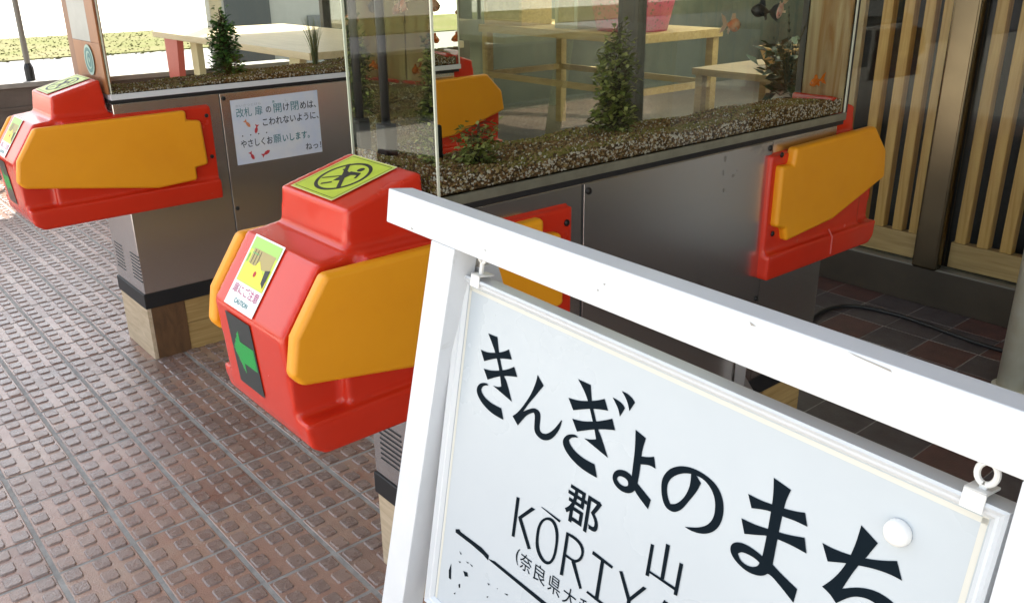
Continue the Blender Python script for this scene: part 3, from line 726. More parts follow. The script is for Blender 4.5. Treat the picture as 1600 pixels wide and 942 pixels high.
    ico = [(0, 0, 1), (.89, 0, .45), (.28, .85, .45), (-.72, .53, .45), (-.72, -.53, .45), (.28, -.85, .45), (.72, .53, -.45), (-.28, .85, -.45), (-.89, 0, -.45), (-.28, -.85, -.45), (.72, -.53, -.45), (0, 0, -1)]
    icf = [(0,1,2),(0,2,3),(0,3,4),(0,4,5),(0,5,1),(1,6,2),(2,7,3),(3,8,4),(4,9,5),(5,10,1),(6,7,2),(7,8,3),(8,9,4),(9,10,5),(10,6,1),(11,7,6),(11,8,7),(11,9,8),(11,10,9),(11,6,10)]
    def stone(x, y, z, s, m):
        sc = s*rr.uniform(.6, 1.2, 3); a = rr.uniform(0, 6.28); ca, sa = math.cos(a), math.sin(a); n = len(g.v)
        for (p, q, w) in ico:
            k = rr.uniform(.75, 1.1); p, q, w = p*sc[0]*k, q*sc[1]*k, w*sc[2]*k*.8
            g.v.append((x+p*ca-q*sa, y+p*sa+q*ca, z+w))
        for f in icf: g.f.append(tuple(n+i for i in f)); g.m.append(m)
    for k in range(n_surf):
        x, y = rr.uniform(x0+.004, x1-.004), rr.uniform(y0+.002, y1-.004); z = hgt(x, y)
        moss = math.sin(7*x+2)*math.sin(25*y+4*x)+rr.normal(0, .5) > .1
        u = rr.uniform()
        m = 0 if u < white*(.5 if moss else 1) else (3 if moss and u < .75 else (1 if u < .6 else (2 if u < .8 else 4)))
        stone(x, y, z, rr.uniform(.0026, .0052), m)
    for k in range(n_face):
        x = rr.uniform(x0+.004, x1-.004); z0 = hgt(x, y0); z = .024+(z0-.024)*rr.uniform(0, 1)
        u = rr.uniform(); m = 0 if u < white*2.6 else (1 if u < .5 else (2 if u < .8 else 4))
        stone(x, y0-.001, z, rr.uniform(.0025, .0058), m)
    for k in range(n_face//3):
        y = rr.uniform(y0, y1); z0 = hgt(x0, y); z = .024+(z0-.024)*rr.uniform(0, 1); stone(x0-.001, y, z, rr.uniform(.0022, .0042), int(rr.integers(0, 5)))
    o = g.build('tank_gravel', stone_mats, loc=(X0, yc, 1.04))
    tag(o, gravel_label, 'gravel', kind='stuff')
    return t
tank(GY, 'nearest fish tank, tinted green, with goldfish and a white speckled gravel bed', 'white speckled brown gravel on the bed of the nearest tank', 1,
     lambda k: .032+.008*k, lambda k: .042-.012*k, 9000, 3600, .12)
tank(GY+2.03, 'left fish tank, clear and backlit, with a leafy plant and reed grass', 'low brown and mossy gravel on the bed of the left tank', 2,
     lambda k: .006+.026*k, lambda k: .012+.045*k*k, 8000, 2600, .08)

# tank plants and fish
wl = [mat('olive water leaf', (.14, .17, .03), .5), mat('bright water leaf', (.4, .42, .13), .5)]
leaf_plant('water_plant', (1.595, 1.575, 1.085), 1150, .31, .074, .020, 'tall bushy olive plant in the middle of the nearest tank', wl, stemm, seed=2, lean=(.06, 0), prof=lambda k: .95-.4*k+.16*math.sin(11*k))
leaf_plant('water_plant', (1.15, 1.52, 1.078), 420, .125, .062, .015, 'small tufted plant low in the nearest tank', wl, stemm, seed=3, prof=lambda k: .6+.4*k)
leaf_plant('water_plant', (1.49, 3.60, 1.07), 850, .30, .074, .022, 'bushy dark green plant in the left tank', [mat('fresh green leaf', (.05, .15, .03), .5), mat('mid green leaf', (.16, .32, .06), .5)], stemm, seed=4, lean=(-.02, 0), prof=lambda k: 1.05-.55*k+.15*math.sin(9*k+1))
# fern frond
e = empty('water_plant', (2.36, 1.63, 1.12), 'dark arching fern at the right end of the nearest tank', 'plant')
fr = MB(); stf = MB()
for q, (a, L_) in enumerate(((.4, .2), (2.6, .16), (1.4, .24), (3.6, .15))):
    pth = [Vector((math.cos(a)*L_*k*k*.5, math.sin(a)*L_*k*k*.25, L_*k)) for k in np.linspace(0, 1, 12)]
    stf.tube(pth, .0015, 5)
    for i in range(2, 12):
        p = pth[i]; ln = .028*(1-i/14)
        for s in (-1, 1):
            d = Vector((s*.9, .2*s, .45)).normalized()*ln
            fr.poly([p, p+d*.5+Vector((0, 0, .006)), p+d, p+d*.5-Vector((0, 0, .005))], 0)
fr.build('frond', mat('dark fern leaf', (.015, .03, .02), .5), e); stf.build('stem', stemm, e)
# reed grass
e = empty('reed_grass', (1.885, 3.60, 1.09), 'clump of upright yellow green reed grass in the left tank', 'plant')
rg = MB()
for k in range(170):
    a = rng.uniform(0, 6.28); r0 = rng.uniform(0, .012); L_ = rng.uniform(.12, .2); ln = rng.uniform(0, .05)
    p0 = Vector((math.cos(a)*r0, math.sin(a)*r0, 0)); w = Vector((-math.sin(a+1), math.cos(a+1), 0))*.0012
    pr = p0
    for i in range(1, 5):
        f = i/4; p = p0+Vector((math.cos(a)*ln*f*f, math.sin(a)*ln*f*f, L_*f)); ww = w*(1-f*.8); wp = w*(1-(f-.25)*.8)
        rg.poly([pr-wp, pr+wp, p+ww, p-ww], k % 2); pr = p
rg.build('blades', [mat('yellow reed blade', (.26, .24, .04), .5), mat('green reed blade', (.12, .17, .03), .5)], e)
# equipment tube, dark, at the near end of the near tank
e = empty('filter_pipe', (1.09, 1.66, 1.10), 'black upright filter pipe in the near end of the tank', 'filter')
MB().tube([(0, 0, 0), (0, 0, .52)], .014, 14).build('riser', MAT['black'], e, smooth=True)
MB().box(-.03, .03, -.02, .02, -.01, .07).build('strainer', MAT['black'], e, .006)
def goldfish(loc, L_, yaw, pitch, label, body, fin, group=None):
    t = empty('goldfish', loc, label, 'fish', 'goldfish swimming in the tanks'); t.rotation_euler = (0, pitch, yaw)
    b = MB(); prof = [(0, .02), (.06, .11), (.18, .19), (.35, .235), (.52, .2), (.68, .12), (.8, .06), (.86, .045)]
    n0 = 0; seg = 12
    for x, r in prof:
        for k in range(seg):
            w = 2*math.pi*k/seg; b.v.append(((.5-x)*L_, math.cos(w)*r*L_*.62, math.sin(w)*r*L_*(1.0 if math.sin(w) > 0 else .95)))
    for i in range(len(prof)-1):
        for k in range(seg):
            k2 = (k+1) % seg; b.f.append((i*seg+k, i*seg+k2, (i+1)*seg+k2, (i+1)*seg+k)); b.m.append(0)
    b.f.append(tuple(range(seg))); b.m.append(0); b.f.append(tuple((len(prof)-1)*seg+k for k in range(seg))[::-1]); b.m.append(0)
    o = b.build('body', body, t, smooth=True); s = o.modifiers.new('s', 'SUBSURF'); s.levels = s.render_levels = 1
    f = MB()
    def fin_(pts, th=.0007): f.prism([(x*L_, y*L_, z*L_) for x, y, z in pts], (0, th, 0))
    fin_([(-.34, 0, .03), (-.52, 0, .22), (-.78, 0, .3), (-.66, 0, .06), (-.6, 0, 0), (-.7, 0, -.1), (-.8, 0, -.3), (-.5, 0, -.18), (-.34, 0, -.03)])
    fin_([(.18, 0, .19), (.1, 0, .36), (-.08, 0, .34), (-.16, 0, .14)])
    fin_([(-.12, 0, -.14), (-.2, 0, -.28), (-.3, 0, -.24), (-.26, 0, -.07)])
    for s_ in (-1, 1): f.prism([(.14*L_, s_*.12*L_, -.06*L_), (.04*L_, s_*.26*L_, -.16*L_), (-.06*L_, s_*.24*L_, -.13*L_), (.02*L_, s_*.11*L_, -.06*L_)], (0, 0, .0006))
    f.build('fins', fin, t)
    for s_ in (-1, 1):
        ey = MB(); c_ = Vector((.39*L_, s_*.085*L_, .035*L_)); ey.tube([c_, c_+Vector((0, s_*.018*L_, 0)), c_+Vector((0, s_*.03*L_, 0))], [.035*L_, .03*L_, .008*L_], 8); ey.build('eye', MAT['black'], t)
    return t
om = mat('orange fish scale', (.75, .13, .02), .3, var=.4, vscale=40, col2=(.8, .6, .4)); ow = mat('pale fish fin', (.75, .55, .4), .4)
o2 = mat('deep orange fish scale', (.75, .17, .01), .25); bk = mat('black fish scale', (.02, .02, .025), .35); wr = mat('red and white fish scale', (.8, .7, .62), .3, var=1, vscale=35, col2=(.7, .08, .02))
goldfish((2.0, 1.52, 1.335), .085, .25, .1, 'orange goldfish with pale tail, highest in the nearest tank beside the black fish', om, ow)
goldfish((2.13, 1.53, 1.365), .085, 2.9, -.1, 'black goldfish in the nearest tank', bk, bk)
goldfish((2.24, 1.56, 1.365), .07, 3.6, .7, 'red and white goldfish diving, right of the black fish', wr, ow)
goldfish((2.405, 1.50, 1.155), .06, 3.0, .15, 'bright orange goldfish near the gravel at the right end of the nearest tank', o2, o2)
goldfish((1.06, 1.55, 1.42), .06, .4, .2, 'small orange and white goldfish at the near end of the nearest tank', om, ow)
goldfish((2.40, 3.56, 1.28), .06, .2, 0, 'orange goldfish high in the far end of the left tank', o2, ow)
goldfish((2.42, 3.55, 1.17), .08, .5, .3, 'orange goldfish with a forked tail low in the far end of the left tank', o2, o2)

# ------------------------------------------------------------------ station name sign on its stand
Gz = json.loads(r'''{"き": [[[0.0592, -0.0594], [0.0767, -0.0583], [0.0823, -0.0741], [0.0897, -0.0885], [0.0965, -0.0996], [0.103, -0.104], [0.1166, -0.1242], [0.0797, -0.1181], [0.0886, -0.1165], [0.0946, -0.1136], [0.0891, -0.0988], [0.082, -0.0861], [0.074, -0.0744]], [[0.0488, -0.0833], [0.0622, -0.0826], [0.0797, -0.0767], [0.0916, -0.0713], [0.0997, -0.0658], [0.1072, -0.0757], [0.0931, -0.0793], [0.076, -0.0851], [0.0578, -0.0948]], [[0.0587, -0.104], [0.0738, -0.1014], [0.0934, -0.0939], [0.105, -0.0878], [0.1128, -0.0825], [0.1204, -0.0923], [0.1042, -0.0968], [0.0874, -0.1034], [0.0683, -0.1146]], [[0.0708, -0.121], [0.0686, -0.1194], [0.0626, -0.1206], [0.0551, -0.1241], [0.0499, -0.1306], [0.0506, -0.1374], [0.0574, -0.1437], [0.0679, -0.1484], [0.0834, -0.1519], [0.105, -0.1514], [0.1059, -0.1507], [0.0995, -0.1391], [0.0838, -0.1401], [0.0701, -0.1387], [0.0613, -0.1351], [0.0585, -0.1309], [0.0602, -0.1264], [0.065, -0.1232]]], "ん": [[[0.1537, -0.0777], [0.1657, -0.0861], [0.1545, -0.1029], [0.1461, -0.1144], [0.1382, -0.1278], [0.1463, -0.1218], [0.1549, -0.1167], [0.1631, -0.1163], [0.1674, -0.12], [0.168, -0.1288], [0.1684, -0.1368], [0.1726, -0.14], [0.1793, -0.1385], [0.1863, -0.1335], [0.1927, -0.1259], [0.197, -0.1193], [0.2006, -0.113], [0.2018, -0.1133], [0.2008, -0.1217], [0.1962, -0.1317], [0.1899, -0.1401], [0.1818, -0.1455], [0.1729, -0.1474], [0.1642, -0.1452], [0.1602, -0.1411], [0.1592, -0.1324], [0.1583, -0.1244], [0.156, -0.1221], [0.1506, -0.1251], [0.1433, -0.1313], [0.1322, -0.1476], [0.121, -0.1403], [0.1289, -0.1329], [0.1385, -0.1191], [0.1474, -0.1032], [0.1526, -0.0874]]], "ぎ": [[[0.2166, -0.0598], [0.2357, -0.0592], [0.2412, -0.0773], [0.2486, -0.0893], [0.2555, -0.1014], [0.2606, -0.1057], [0.275, -0.1246], [0.238, -0.1185], [0.2471, -0.1163], [0.2549, -0.1124], [0.2489, -0.0999], [0.2417, -0.0878], [0.2355, -0.0774], [0.2286, -0.0693]], [[0.2065, -0.0847], [0.221, -0.0825], [0.236, -0.0772], [0.2491, -0.0713], [0.2578, -0.0662], [0.265, -0.0764], [0.251, -0.0802], [0.2377, -0.0851], [0.2162, -0.0953]], [[0.2167, -0.1048], [0.2324, -0.1017], [0.2511, -0.094], [0.2637, -0.0874], [0.2723, -0.0822], [0.2785, -0.0924], [0.2631, -0.0976], [0.2449, -0.1058], [0.2264, -0.1157]], [[0.2292, -0.1216], [0.2258, -0.1199], [0.2187, -0.1218], [0.2119, -0.1258], [0.2074, -0.1326], [0.2087, -0.1388], [0.2158, -0.1447], [0.2275, -0.1496], [0.243, -0.1526], [0.2639, -0.1522], [0.2646, -0.1514], [0.2583, -0.1394], [0.2434, -0.1403], [0.2281, -0.1382], [0.2186, -0.1334], [0.2164, -0.1299], [0.2195, -0.1257], [0.2249, -0.1229]], [[0.2682, -0.0606], [0.2758, -0.0607], [0.2828, -0.0621], [0.2866, -0.0653], [0.2818, -0.0763], [0.2786, -0.0699], [0.2741, -0.0655]], [[0.2788, -0.0497], [0.2866, -0.0494], [0.2942, -0.0516], [0.2982, -0.0547], [0.2928, -0.0659], [0.2896, -0.0594], [0.285, -0.0541]]], "よ": [[[0.3047, -0.0809], [0.3192, -0.0839], [0.3175, -0.0958], [0.3175, -0.104], [0.3189, -0.1198], [0.3186, -0.1328], [0.3384, -0.1415], [0.3369, -0.1522], [0.316, -0.1424], [0.3099, -0.1324], [0.309, -0.1161], [0.3081, -0.0999]], [[0.316, -0.1046], [0.3262, -0.1011], [0.3329, -0.0975], [0.3373, -0.1083], [0.329, -0.108], [0.3178, -0.1125]], [[[0.3182, -0.1347], [0.3176, -0.1402], [0.314, -0.1455], [0.307, -0.1495], [0.2977, -0.1504], [0.289, -0.1475], [0.285, -0.1419], [0.2863, -0.1349], [0.292, -0.1297], [0.3008, -0.1271], [0.309, -0.1282], [0.3127, -0.131]], [[0.3074, -0.1394], [0.3066, -0.1417], [0.3018, -0.144], [0.2955, -0.1438], [0.2916, -0.1409], [0.2923, -0.1376], [0.2963, -0.1351], [0.3024, -0.1348], [0.3062, -0.1362]]]], "の": [[[[0.3472, -0.1209], [0.3474, -0.1127], [0.3515, -0.1038], [0.3583, -0.0967], [0.3688, -0.0909], [0.3819, -0.0879], [0.3954, -0.0884], [0.4071, -0.0915], [0.4151, -0.0981], [0.4202, -0.108], [0.4212, -0.1199], [0.4183, -0.131], [0.4115, -0.1394], [0.4017, -0.1452], [0.3908, -0.1478], [0.3827, -0.1476], [0.3869, -0.1458], [0.3983, -0.1405], [0.4077, -0.1326], [0.4121, -0.1226], [0.4112, -0.1114], [0.4081, -0.1034], [0.4018, -0.0969], [0.3932, -0.0932], [0.3849, -0.0934], [0.3914, -0.0983], [0.3887, -0.108], [0.3808, -0.1237], [0.3759, -0.1331], [0.369, -0.1395], [0.3622, -0.141], [0.3557, -0.1391], [0.3503, -0.1316]], [[0.3788, -0.0945], [0.3703, -0.0977], [0.3612, -0.1043], [0.3557, -0.1118], [0.3543, -0.1196], [0.3569, -0.1284], [0.3618, -0.134], [0.3673, -0.1317], [0.373, -0.1255], [0.3779, -0.1161], [0.3801, -0.1053]]]], "ま": [[[0.462, -0.0596], [0.4799, -0.0626], [0.4772, -0.0748], [0.4772, -0.0905], [0.4775, -0.1076], [0.4784, -0.134], [0.4901, -0.1384], [0.5049, -0.1425], [0.5043, -0.156], [0.4912, -0.1494], [0.4775, -0.1434], [0.4704, -0.1467], [0.4665, -0.14], [0.4674, -0.1306], [0.467, -0.1088], [0.4661, -0.0875], [0.4649, -0.0738]], [[0.4413, -0.0848], [0.4543, -0.0847], [0.467, -0.0827], [0.4779, -0.0809], [0.4891, -0.0781], [0.4964, -0.0754], [0.5011, -0.0859], [0.4896, -0.0863], [0.4782, -0.0883], [0.4648, -0.0896], [0.4561, -0.0923], [0.4474, -0.0957]], [[0.4397, -0.1094], [0.4535, -0.1085], [0.4663, -0.1059], [0.4758, -0.1038], [0.4872, -0.101], [0.501, -0.0962], [0.5057, -0.1083], [0.4919, -0.1084], [0.4772, -0.1099], [0.467, -0.112], [0.4585, -0.1162], [0.4458, -0.1217]], [[[0.4677, -0.1319], [0.4751, -0.1366], [0.4772, -0.1421], [0.4737, -0.1475], [0.4669, -0.1517], [0.4569, -0.1537], [0.4475, -0.1522], [0.4392, -0.1485], [0.4352, -0.1437], [0.435, -0.1378], [0.4397, -0.1329], [0.4474, -0.1303], [0.457, -0.1303]], [[0.4436, -0.1425], [0.4469, -0.1389], [0.4539, -0.1377], [0.4612, -0.1377], [0.466, -0.1391], [0.4655, -0.1424], [0.4609, -0.1466], [0.454, -0.1485], [0.4471, -0.1471]]]], "ち": [[[0.544, -0.0622], [0.5598, -0.0696], [0.5569, -0.0772], [0.5538, -0.0855], [0.5492, -0.0955], [0.545, -0.108], [0.5416, -0.1204], [0.5493, -0.1148], [0.5562, -0.1108], [0.5656, -0.1075], [0.5743, -0.107], [0.5834, -0.1088], [0.5908, -0.1142], [0.5941, -0.1227], [0.5923, -0.1346], [0.5837, -0.1497], [0.5714, -0.162], [0.5803, -0.1464], [0.5842, -0.1317], [0.5805, -0.1219], [0.5732, -0.1177], [0.5653, -0.1165], [0.5568, -0.1185], [0.5488, -0.1236], [0.5395, -0.1351], [0.5329, -0.1304], [0.525, -0.1281], [0.5314, -0.1187], [0.5377, -0.1054], [0.5412, -0.0925], [0.5432, -0.0793], [0.5438, -0.0683]], [[0.5168, -0.0925], [0.5264, -0.0925], [0.5407, -0.0903], [0.5552, -0.0858], [0.5666, -0.081], [0.5769, -0.0755], [0.5841, -0.0883], [0.5746, -0.0883], [0.5627, -0.0905], [0.5496, -0.0946], [0.5387, -0.0986], [0.5247, -0.1051]]], "strokes": [[[0.1464, -0.2317], [0.152, -0.2304], [0.1522, -0.2814], [0.147, -0.2827]], [[0.174, -0.2312], [0.1802, -0.2311], [0.1559, -0.2575], [0.1537, -0.254]], [[0.1551, -0.2564], [0.1591, -0.2513], [0.1821, -0.2806], [0.1772, -0.2837]], [[0.1885, -0.2235], [0.1912, -0.2228], [0.2225, -0.2236], [0.2208, -0.2267]], [[0.2334, -0.2317], [0.2379, -0.2309], [0.2382, -0.2833], [0.2332, -0.2848]], [[0.2471, -0.2603], [0.252, -0.2565], [0.2684, -0.2816], [0.2649, -0.2842]], [[0.2753, -0.2324], [0.2764, -0.2318], [0.3059, -0.2335], [0.3048, -0.2368], [0.2749, -0.2361]], [[0.2883, -0.2363], [0.2931, -0.2351], [0.2937, -0.2812], [0.2885, -0.2833]], [[0.2754, -0.2824], [0.277, -0.2794], [0.3034, -0.2795], [0.3018, -0.2832]], [[0.3148, -0.2336], [0.319, -0.2317], [0.3346, -0.2536], [0.3353, -0.2634], [0.3298, -0.2556]], [[0.348, -0.2322], [0.3528, -0.2319], [0.3347, -0.2582], [0.3326, -0.2548]], [[0.3479, -0.1843], [0.352, -0.1838], [0.3526, -0.2183], [0.3481, -0.2194]], [[0.3656, -0.1747], [0.3706, -0.1741], [0.371, -0.2112], [0.3665, -0.212]], [[0.3849, -0.1845], [0.3893, -0.1841], [0.3894, -0.2183], [0.3851, -0.2191]], [[0.3485, -0.2143], [0.3512, -0.2119], [0.3874, -0.2113], [0.3862, -0.2146]]], "Obox": [[0.1892, -0.2689], [0.2221, -0.2412], [0.2009, -0.2299], [0.2143, -0.2829]], "R": [[0.237, -0.2304], [0.2634, -0.2405], [0.2471, -0.2603], [0.2409, -0.2618], [0.2556, -0.2331]], "O": [[[[0.2009, -0.2299], [0.2099, -0.2273], [0.218, -0.2315], [0.2226, -0.2409], [0.2237, -0.2543], [0.2229, -0.2688], [0.2189, -0.2783], [0.2132, -0.284], [0.2052, -0.286], [0.1962, -0.2826], [0.1895, -0.2749], [0.1873, -0.2638], [0.1875, -0.2493], [0.192, -0.2379]], [[0.2015, -0.233], [0.2089, -0.2318], [0.2147, -0.2362], [0.2182, -0.2443], [0.2195, -0.2546], [0.2189, -0.2679], [0.2163, -0.2765], [0.2119, -0.2806], [0.2066, -0.2815], [0.1994, -0.2777], [0.194, -0.2704], [0.1919, -0.2613], [0.192, -0.248], [0.1957, -0.2384]]], [[0.2339, -0.2314], [0.2472, -0.2298], [0.2578, -0.2319], [0.2633, -0.2376], [0.2633, -0.2463], [0.2598, -0.2537], [0.2526, -0.2594], [0.2371, -0.2599], [0.2372, -0.2565], [0.251, -0.2567], [0.2565, -0.2525], [0.2596, -0.2465], [0.2593, -0.2404], [0.2548, -0.2355], [0.2463, -0.2338], [0.2371, -0.2343]]], "gun": [[0.2295, -0.1752], [0.2767, -0.1758], [0.2775, -0.2081], [0.2257, -0.2069], [0.2625, -0.2183]], "sub": [[0.1601, -0.2913], [0.1594, -0.3105], [0.1648, -0.2926], [0.169, -0.3136], [0.1818, -0.2895], [0.1893, -0.3125], [0.2114, -0.2956], [0.2596, -0.2958]], "line": [[0.0407, -0.3293], [0.0413, -0.3329], [0.1109, -0.3354], [0.1148, -0.3299], [0.2057, -0.3375], [0.2183, -0.3299]], "wear": [[[0.0367, -0.3911], [0.0401, -0.3797], [0.0433, -0.4015], [0.0386, -0.4018]], [[0.0661, -0.3755], [0.0744, -0.3731], [0.0769, -0.3774], [0.0706, -0.381]], [[0.0533, -0.3537], [0.0589, -0.3552], [0.0575, -0.3572]], [[0.0542, -0.3683], [0.0591, -0.3662], [0.0579, -0.3692]], [[0.0685, -0.3602], [0.0752, -0.3588], [0.0738, -0.3607]], [[0.0769, -0.359], [0.0837, -0.3586], [0.0823, -0.3605]], [[0.0598, -0.399], [0.0628, -0.396], [0.0638, -0.4013], [0.0616, -0.4031]], [[0.1148, -0.3645], [0.1195, -0.3635], [0.1184, -0.3662]], [[0.1475, -0.3597], [0.1547, -0.3569], [0.1536, -0.3593]], [[0.1161, -0.3835], [0.12, -0.3799], [0.1193, -0.3828]], [[0.0522, -0.4165], [0.0563, -0.4129], [0.0548, -0.4166]], [[0.1335, -0.3607], [0.1356, -0.3601], [0.1346, -0.3618]]], "lineq": [[[0.0407, -0.3293], [0.0481, -0.3254], [0.052, -0.3273], [0.096, -0.3258], [0.1113, -0.3285], [0.1109, -0.3354], [0.1007, -0.3333], [0.0754, -0.3325], [0.0415, -0.3335]], [[0.1112, -0.333], [0.1234, -0.3295], [0.2993, -0.3287], [0.297, -0.3352], [0.1155, -0.3339]]]}''')
SO = Vector((0.5917, 0.9481, 1.2288)); SU = Vector((-.0317, -.9995, 0)).normalized(); SV = Vector((.1463, -.0046, .9892)).normalized(); SN = SU.cross(SV).normalized()
if SN.x > 0: SN = -SN
sign = empty('station_name_sign', (0.4, .5, 0), 'white wooden A-frame stand holding a station name board, in the foreground', 'sign')
OFF = Vector((0.4, .5, 0))
sp = Plane(SO-OFF, SU, SV, SN)
def sbox(u0, u1, v0, v1, n0, n1, name, m, parent=sign, bevel=.0015):
    return MB().obox(sp.p(u0, v0, n0), sp.U*(u1-u0), sp.V*(v1-v0), sp.N*(n1-n0)).build(name, m, parent, bevel, 2)
D = .037
sbox(0, .945, -.044, 0, -D, 0, 'top_beam', MAT['white'])
primer = mat('chipped grey primer', (.34, .32, .29), .8)
for lp in ([(.655, -.0012), (.668, -.0022), (.690, -.0034), (.6915, -.0050), (.680, -.0040), (.662, -.0026)], [(.3925, -.026), (.396, -.0268), (.3935, -.0282)], [(.40, -.018), (.4035, -.0185), (.401, -.0205)], [(.568, -.005), (.575, -.007), (.570, -.008)], [(.06, -.038), (.066, -.0395), (.061, -.041)], [(.21, -.03), (.216, -.0308), (.2135, -.0318)]):
    sc_ = MB(); fill_poly(sc_, sp, [lp], .0005); sc_.build('chipped_paint', primer, bpy.data.objects['top_beam'])
def spost(u_in, u_out, splay, bot=-1.236):
    pts = [sp.p(u_in, -.0441, -.0004), sp.p(u_out, -.0441, -.0004), sp.p(u_out+splay, bot, -.0004), sp.p(u_in+splay, bot, -.0004)]
    return MB().prism(pts, -sp.N*(D-.001)).build('post', MAT['white'], sign, .0015)
spost(.1045, .1537, -.0512*1.19/.54)
spost(.7895, .8385, .012)
sbox(.105, .84, -1.03, -.985, -D+.002, -.002, 'cross_rail', MAT['white'])
for u in (.106, .79):        # rear legs of the stand, hinged under the beam
    A = sp.p(u, -.07, -D-.004); B_ = Vector((A.x+.36, A.y, .004)); dr = B_-A; 
    MB().obox(A, sp.U*.045, dr, Vector((.03, 0, 0))).build('rear_leg', MAT['white'], sign, .0015)
# the board hangs below the beam
bd = empty('x', (0, 0, 0), None, None); bpy.data.objects.remove(bd)
BO = Vector((0.5976, 0.8094, 1.1483)); BU = Vector((-.0317, -.9995, 0)).normalized(); BV = Vector((.1688, -.0054, .9856)).normalized(); BN = BU.cross(BV).normalized()
if BN.x > 0: BN = -BN
bp = Plane(BO-OFF, BU, BV, BN); BW, BH = .6432, .4566
def bbox_(u0, u1, v0, v1, n0, n1, name, m, parent, bevel=.001):
    return MB().obox(bp.p(u0, v0, n0), bp.U*(u1-u0), bp.V*(v1-v0), bp.N*(n1-n0)).build(name, m, parent, bevel, 3)
board = bbox_(.004, BW-.004, -BH+.004, -.004, -.020, -.0085, 'name_board', MAT['panel'], sign, .0005)
FW = .0125
def frame_side(a, b, c_, d_):
    """mitred moulding with a raised bead"""
    m_ = MB()
    prof = [(0, -.024), (0, -.001), (.2, .0), (.38, -.002), (.5, -.0035), (.7, -.004), (1, -.0078), (1, -.0082)]
    A, B_, C_, D_ = map(Vector, (a, b, c_, d_))      # outer a,b ; inner d,c
    pa = [bp.p(*(A.lerp(D_, t)), n) for t, n in prof]; pb2 = [bp.p(*(B_.lerp(C_, t)), n) for t, n in prof]
    for i in range(len(prof)-1): m_.poly([pa[i], pb2[i], pb2[i+1], pa[i+1]], 0)
    m_.poly([pa[0], pa[-1], pb2[-1], pb2[0]][::-1], 0)
    m_.poly(pa[::1], 0); m_.poly(pb2[::-1], 0)
    return m_.build('frame_strip', MAT['frame'], board)
w_, h_ = BW, BH
frame_side((0, 0), (w_, 0), (w_-FW, -FW), (FW, -FW)); frame_side((w_, 0), (w_, -h_), (w_-FW, -h_+FW), (w_-FW, -FW))
frame_side((w_, -h_), (0, -h_), (FW, -h_+FW), (w_-FW, -h_+FW)); frame_side((0, -h_), (0, 0), (FW, -FW), (FW, -h_+FW))
# cream bead line inside the frame
bl = MB(); 
for (a, b) in (((FW+.001, -FW-.0035), (w_-FW-.001, -FW-.0035)), ((FW+.0035, -FW), (FW+.0035, -h_+FW)), ((w_-FW-.0035, -FW), (w_-FW-.0035, -h_+FW))): seg_line(bl, bp, a, b, .0045, -.0083)
bl.build('bead', MAT['alu_paint'], board)
TZ = -.008
big = MB(); lay = 0
for ch in 'きんぎよのまち':
    for s in Gz[ch]:
        lay += 1
        loops = s if isinstance(s[0][0], list) else [s]
        fill_poly(big, bp, [chaikin([tuple(p) for p in lp], 2) for lp in loops], TZ+.00004*(lay % 5))
big.build('large_lettering', MAT['ink'], board)
sm = MB()
for i, s in enumerate(Gz['strokes']): fill_poly(sm, bp, [s], TZ+.00004*(i % 5))
for s in Gz['O']:
    if isinstance(s[0][0], list): fill_poly(sm, bp, [chaikin([tuple(p) for p in lp], 2) for lp in s], TZ)
    else: fill_poly(sm, bp, [chaikin([tuple(p) for p in s], 1)], TZ+.0001)
def letter(strokes, u0, v0, w, h, th=.0048):
    for i, (a, b) in enumerate(strokes): seg_line(sm, bp, (u0+a[0]*w, v0+a[1]*h), (u0+b[0]*w, v0+b[1]*h), th, TZ+.00004*(i % 5))
vb, vt = -.2835, -.2315
def LM(u): letter([((0, 0), (0, 1)), ((0, 1), (.5, .15)), ((.5, .15), (1, 1)), ((1, 1), (1, 0))], u, vb, .04, vt-vb)
def LA(u): letter([((0, 0), (.5, 1)), ((.5, 1), (1, 0)), ((.2, .36), (.8, .36))], u, vb, .036, vt-vb)
seg_line(sm, bp, (.3337, -.255), (.3337, vb), .0048, TZ+.0001)
LA(.3600); LM(.4100); LA(.4640)
text(sm, bp, '郡', .2255, -.2180, .2775, -.1755, TZ, bold=.012)
sub = '（奈良県大和郡山市）'
text(sm, bp, '(', .1590, -.3120, .1650, -.2910, TZ)
for i, ch in enumerate('奈良県大和郡山市'): text(sm, bp, ch, .1668+.0252*i, -.3130, .1668+.0252*i+.0205, -.2915, TZ)
text(sm, bp, ')', .3720, -.3120, .3780, -.2910, TZ)
sm.build('small_lettering', MAT['ink'], board)
ln = MB(); 
for i, s in enumerate(Gz['lineq']): fill_poly(ln, bp, [s], TZ+.00006*i)
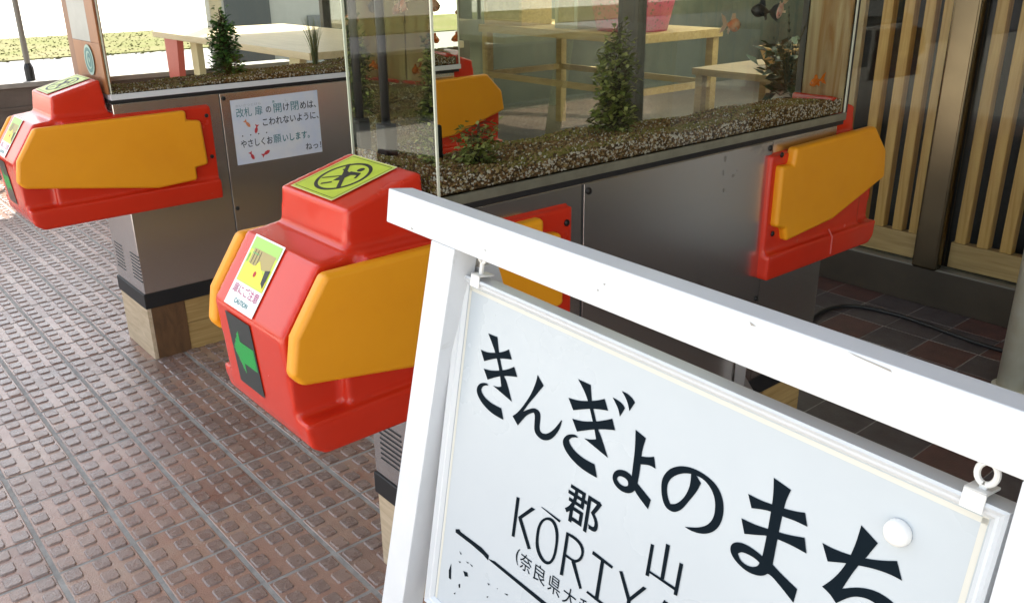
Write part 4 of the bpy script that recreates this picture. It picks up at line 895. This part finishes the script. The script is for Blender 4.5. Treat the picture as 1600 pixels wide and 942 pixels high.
for s in Gz['wear']: fill_poly(ln, bp, [s], TZ)
ln.build('dividing_line', MAT['ink'], board)
# domed button, hanging clips with rings
bt = MB(); cu_, cv_ = .5835, -.0475
cu_, cv_ = .5725, -.0535
rows = [(1, 0), (.96, .0035), (.8, .0065), (.5, .0085), (.2, .0092)]
for k in range(24):
    a, b = 2*math.pi*k/24, 2*math.pi*(k+1)/24
    for (r0, n0), (r1, n1) in zip(rows, rows[1:]):
        P = lambda w, r, n: bp.p(cu_+.0108*r*math.cos(w), cv_+.0108*r*math.sin(w), TZ+n)
        bt.poly([P(a, r0, n0), P(b, r0, n0), P(b, r1, n1), P(a, r1, n1)])
    bt.poly([bp.p(cu_, cv_, TZ+.0093), P(a, .2, .0092), P(b, .2, .0092)])
bm_ = bmesh.new(); o = bt.build('button', MAT['plastic_w'], board, smooth=True)
bm_.from_mesh(o.data); bmesh.ops.remove_doubles(bm_, verts=bm_.verts, dist=1e-5); bmesh.ops.recalc_face_normals(bm_, faces=bm_.faces); bm_.to_mesh(o.data); bm_.free()
for u, rv in ((.033, .030), (.619, .0185)):
    e_ = MB(); e_.obox(bp.p(u-.008, -.009, -.001), bp.U*.016, bp.V*.016, bp.N*.0025)
    e_.obox(bp.p(u-.008, .0045, -.022), bp.U*.016, bp.V*.0025, bp.N*.0235)
    hk = e_.build('hanging_clip', MAT['plastic_w'], board, .0008)
    cr_ = Plane(bp.p(u+.002, rv, -.006), bp.U, bp.V, bp.N); ring = MB()
    pts = [cr_.p(.0068*math.cos(w), .0082*math.sin(w)) for w in np.linspace(R_(-80), R_(260), 22)]
    ring.tube(pts, .0024, 8); ring.obox(cr_.p(-.0025, -.0085, -.0015), bp.U*.005, -bp.V*(rv-.0135), bp.N*.003)
    ring.build('ring', MAT['plastic_w'], hk, smooth=False)
    MB().tube([cr_.p(0, .0085), cr_.p(0, .03 if rv < .025 else .0105)], .0016, 6).build('screw_eye', MAT['alu'], hk)
bpy.data.objects.remove(bpy.data.objects['pot_stand'])
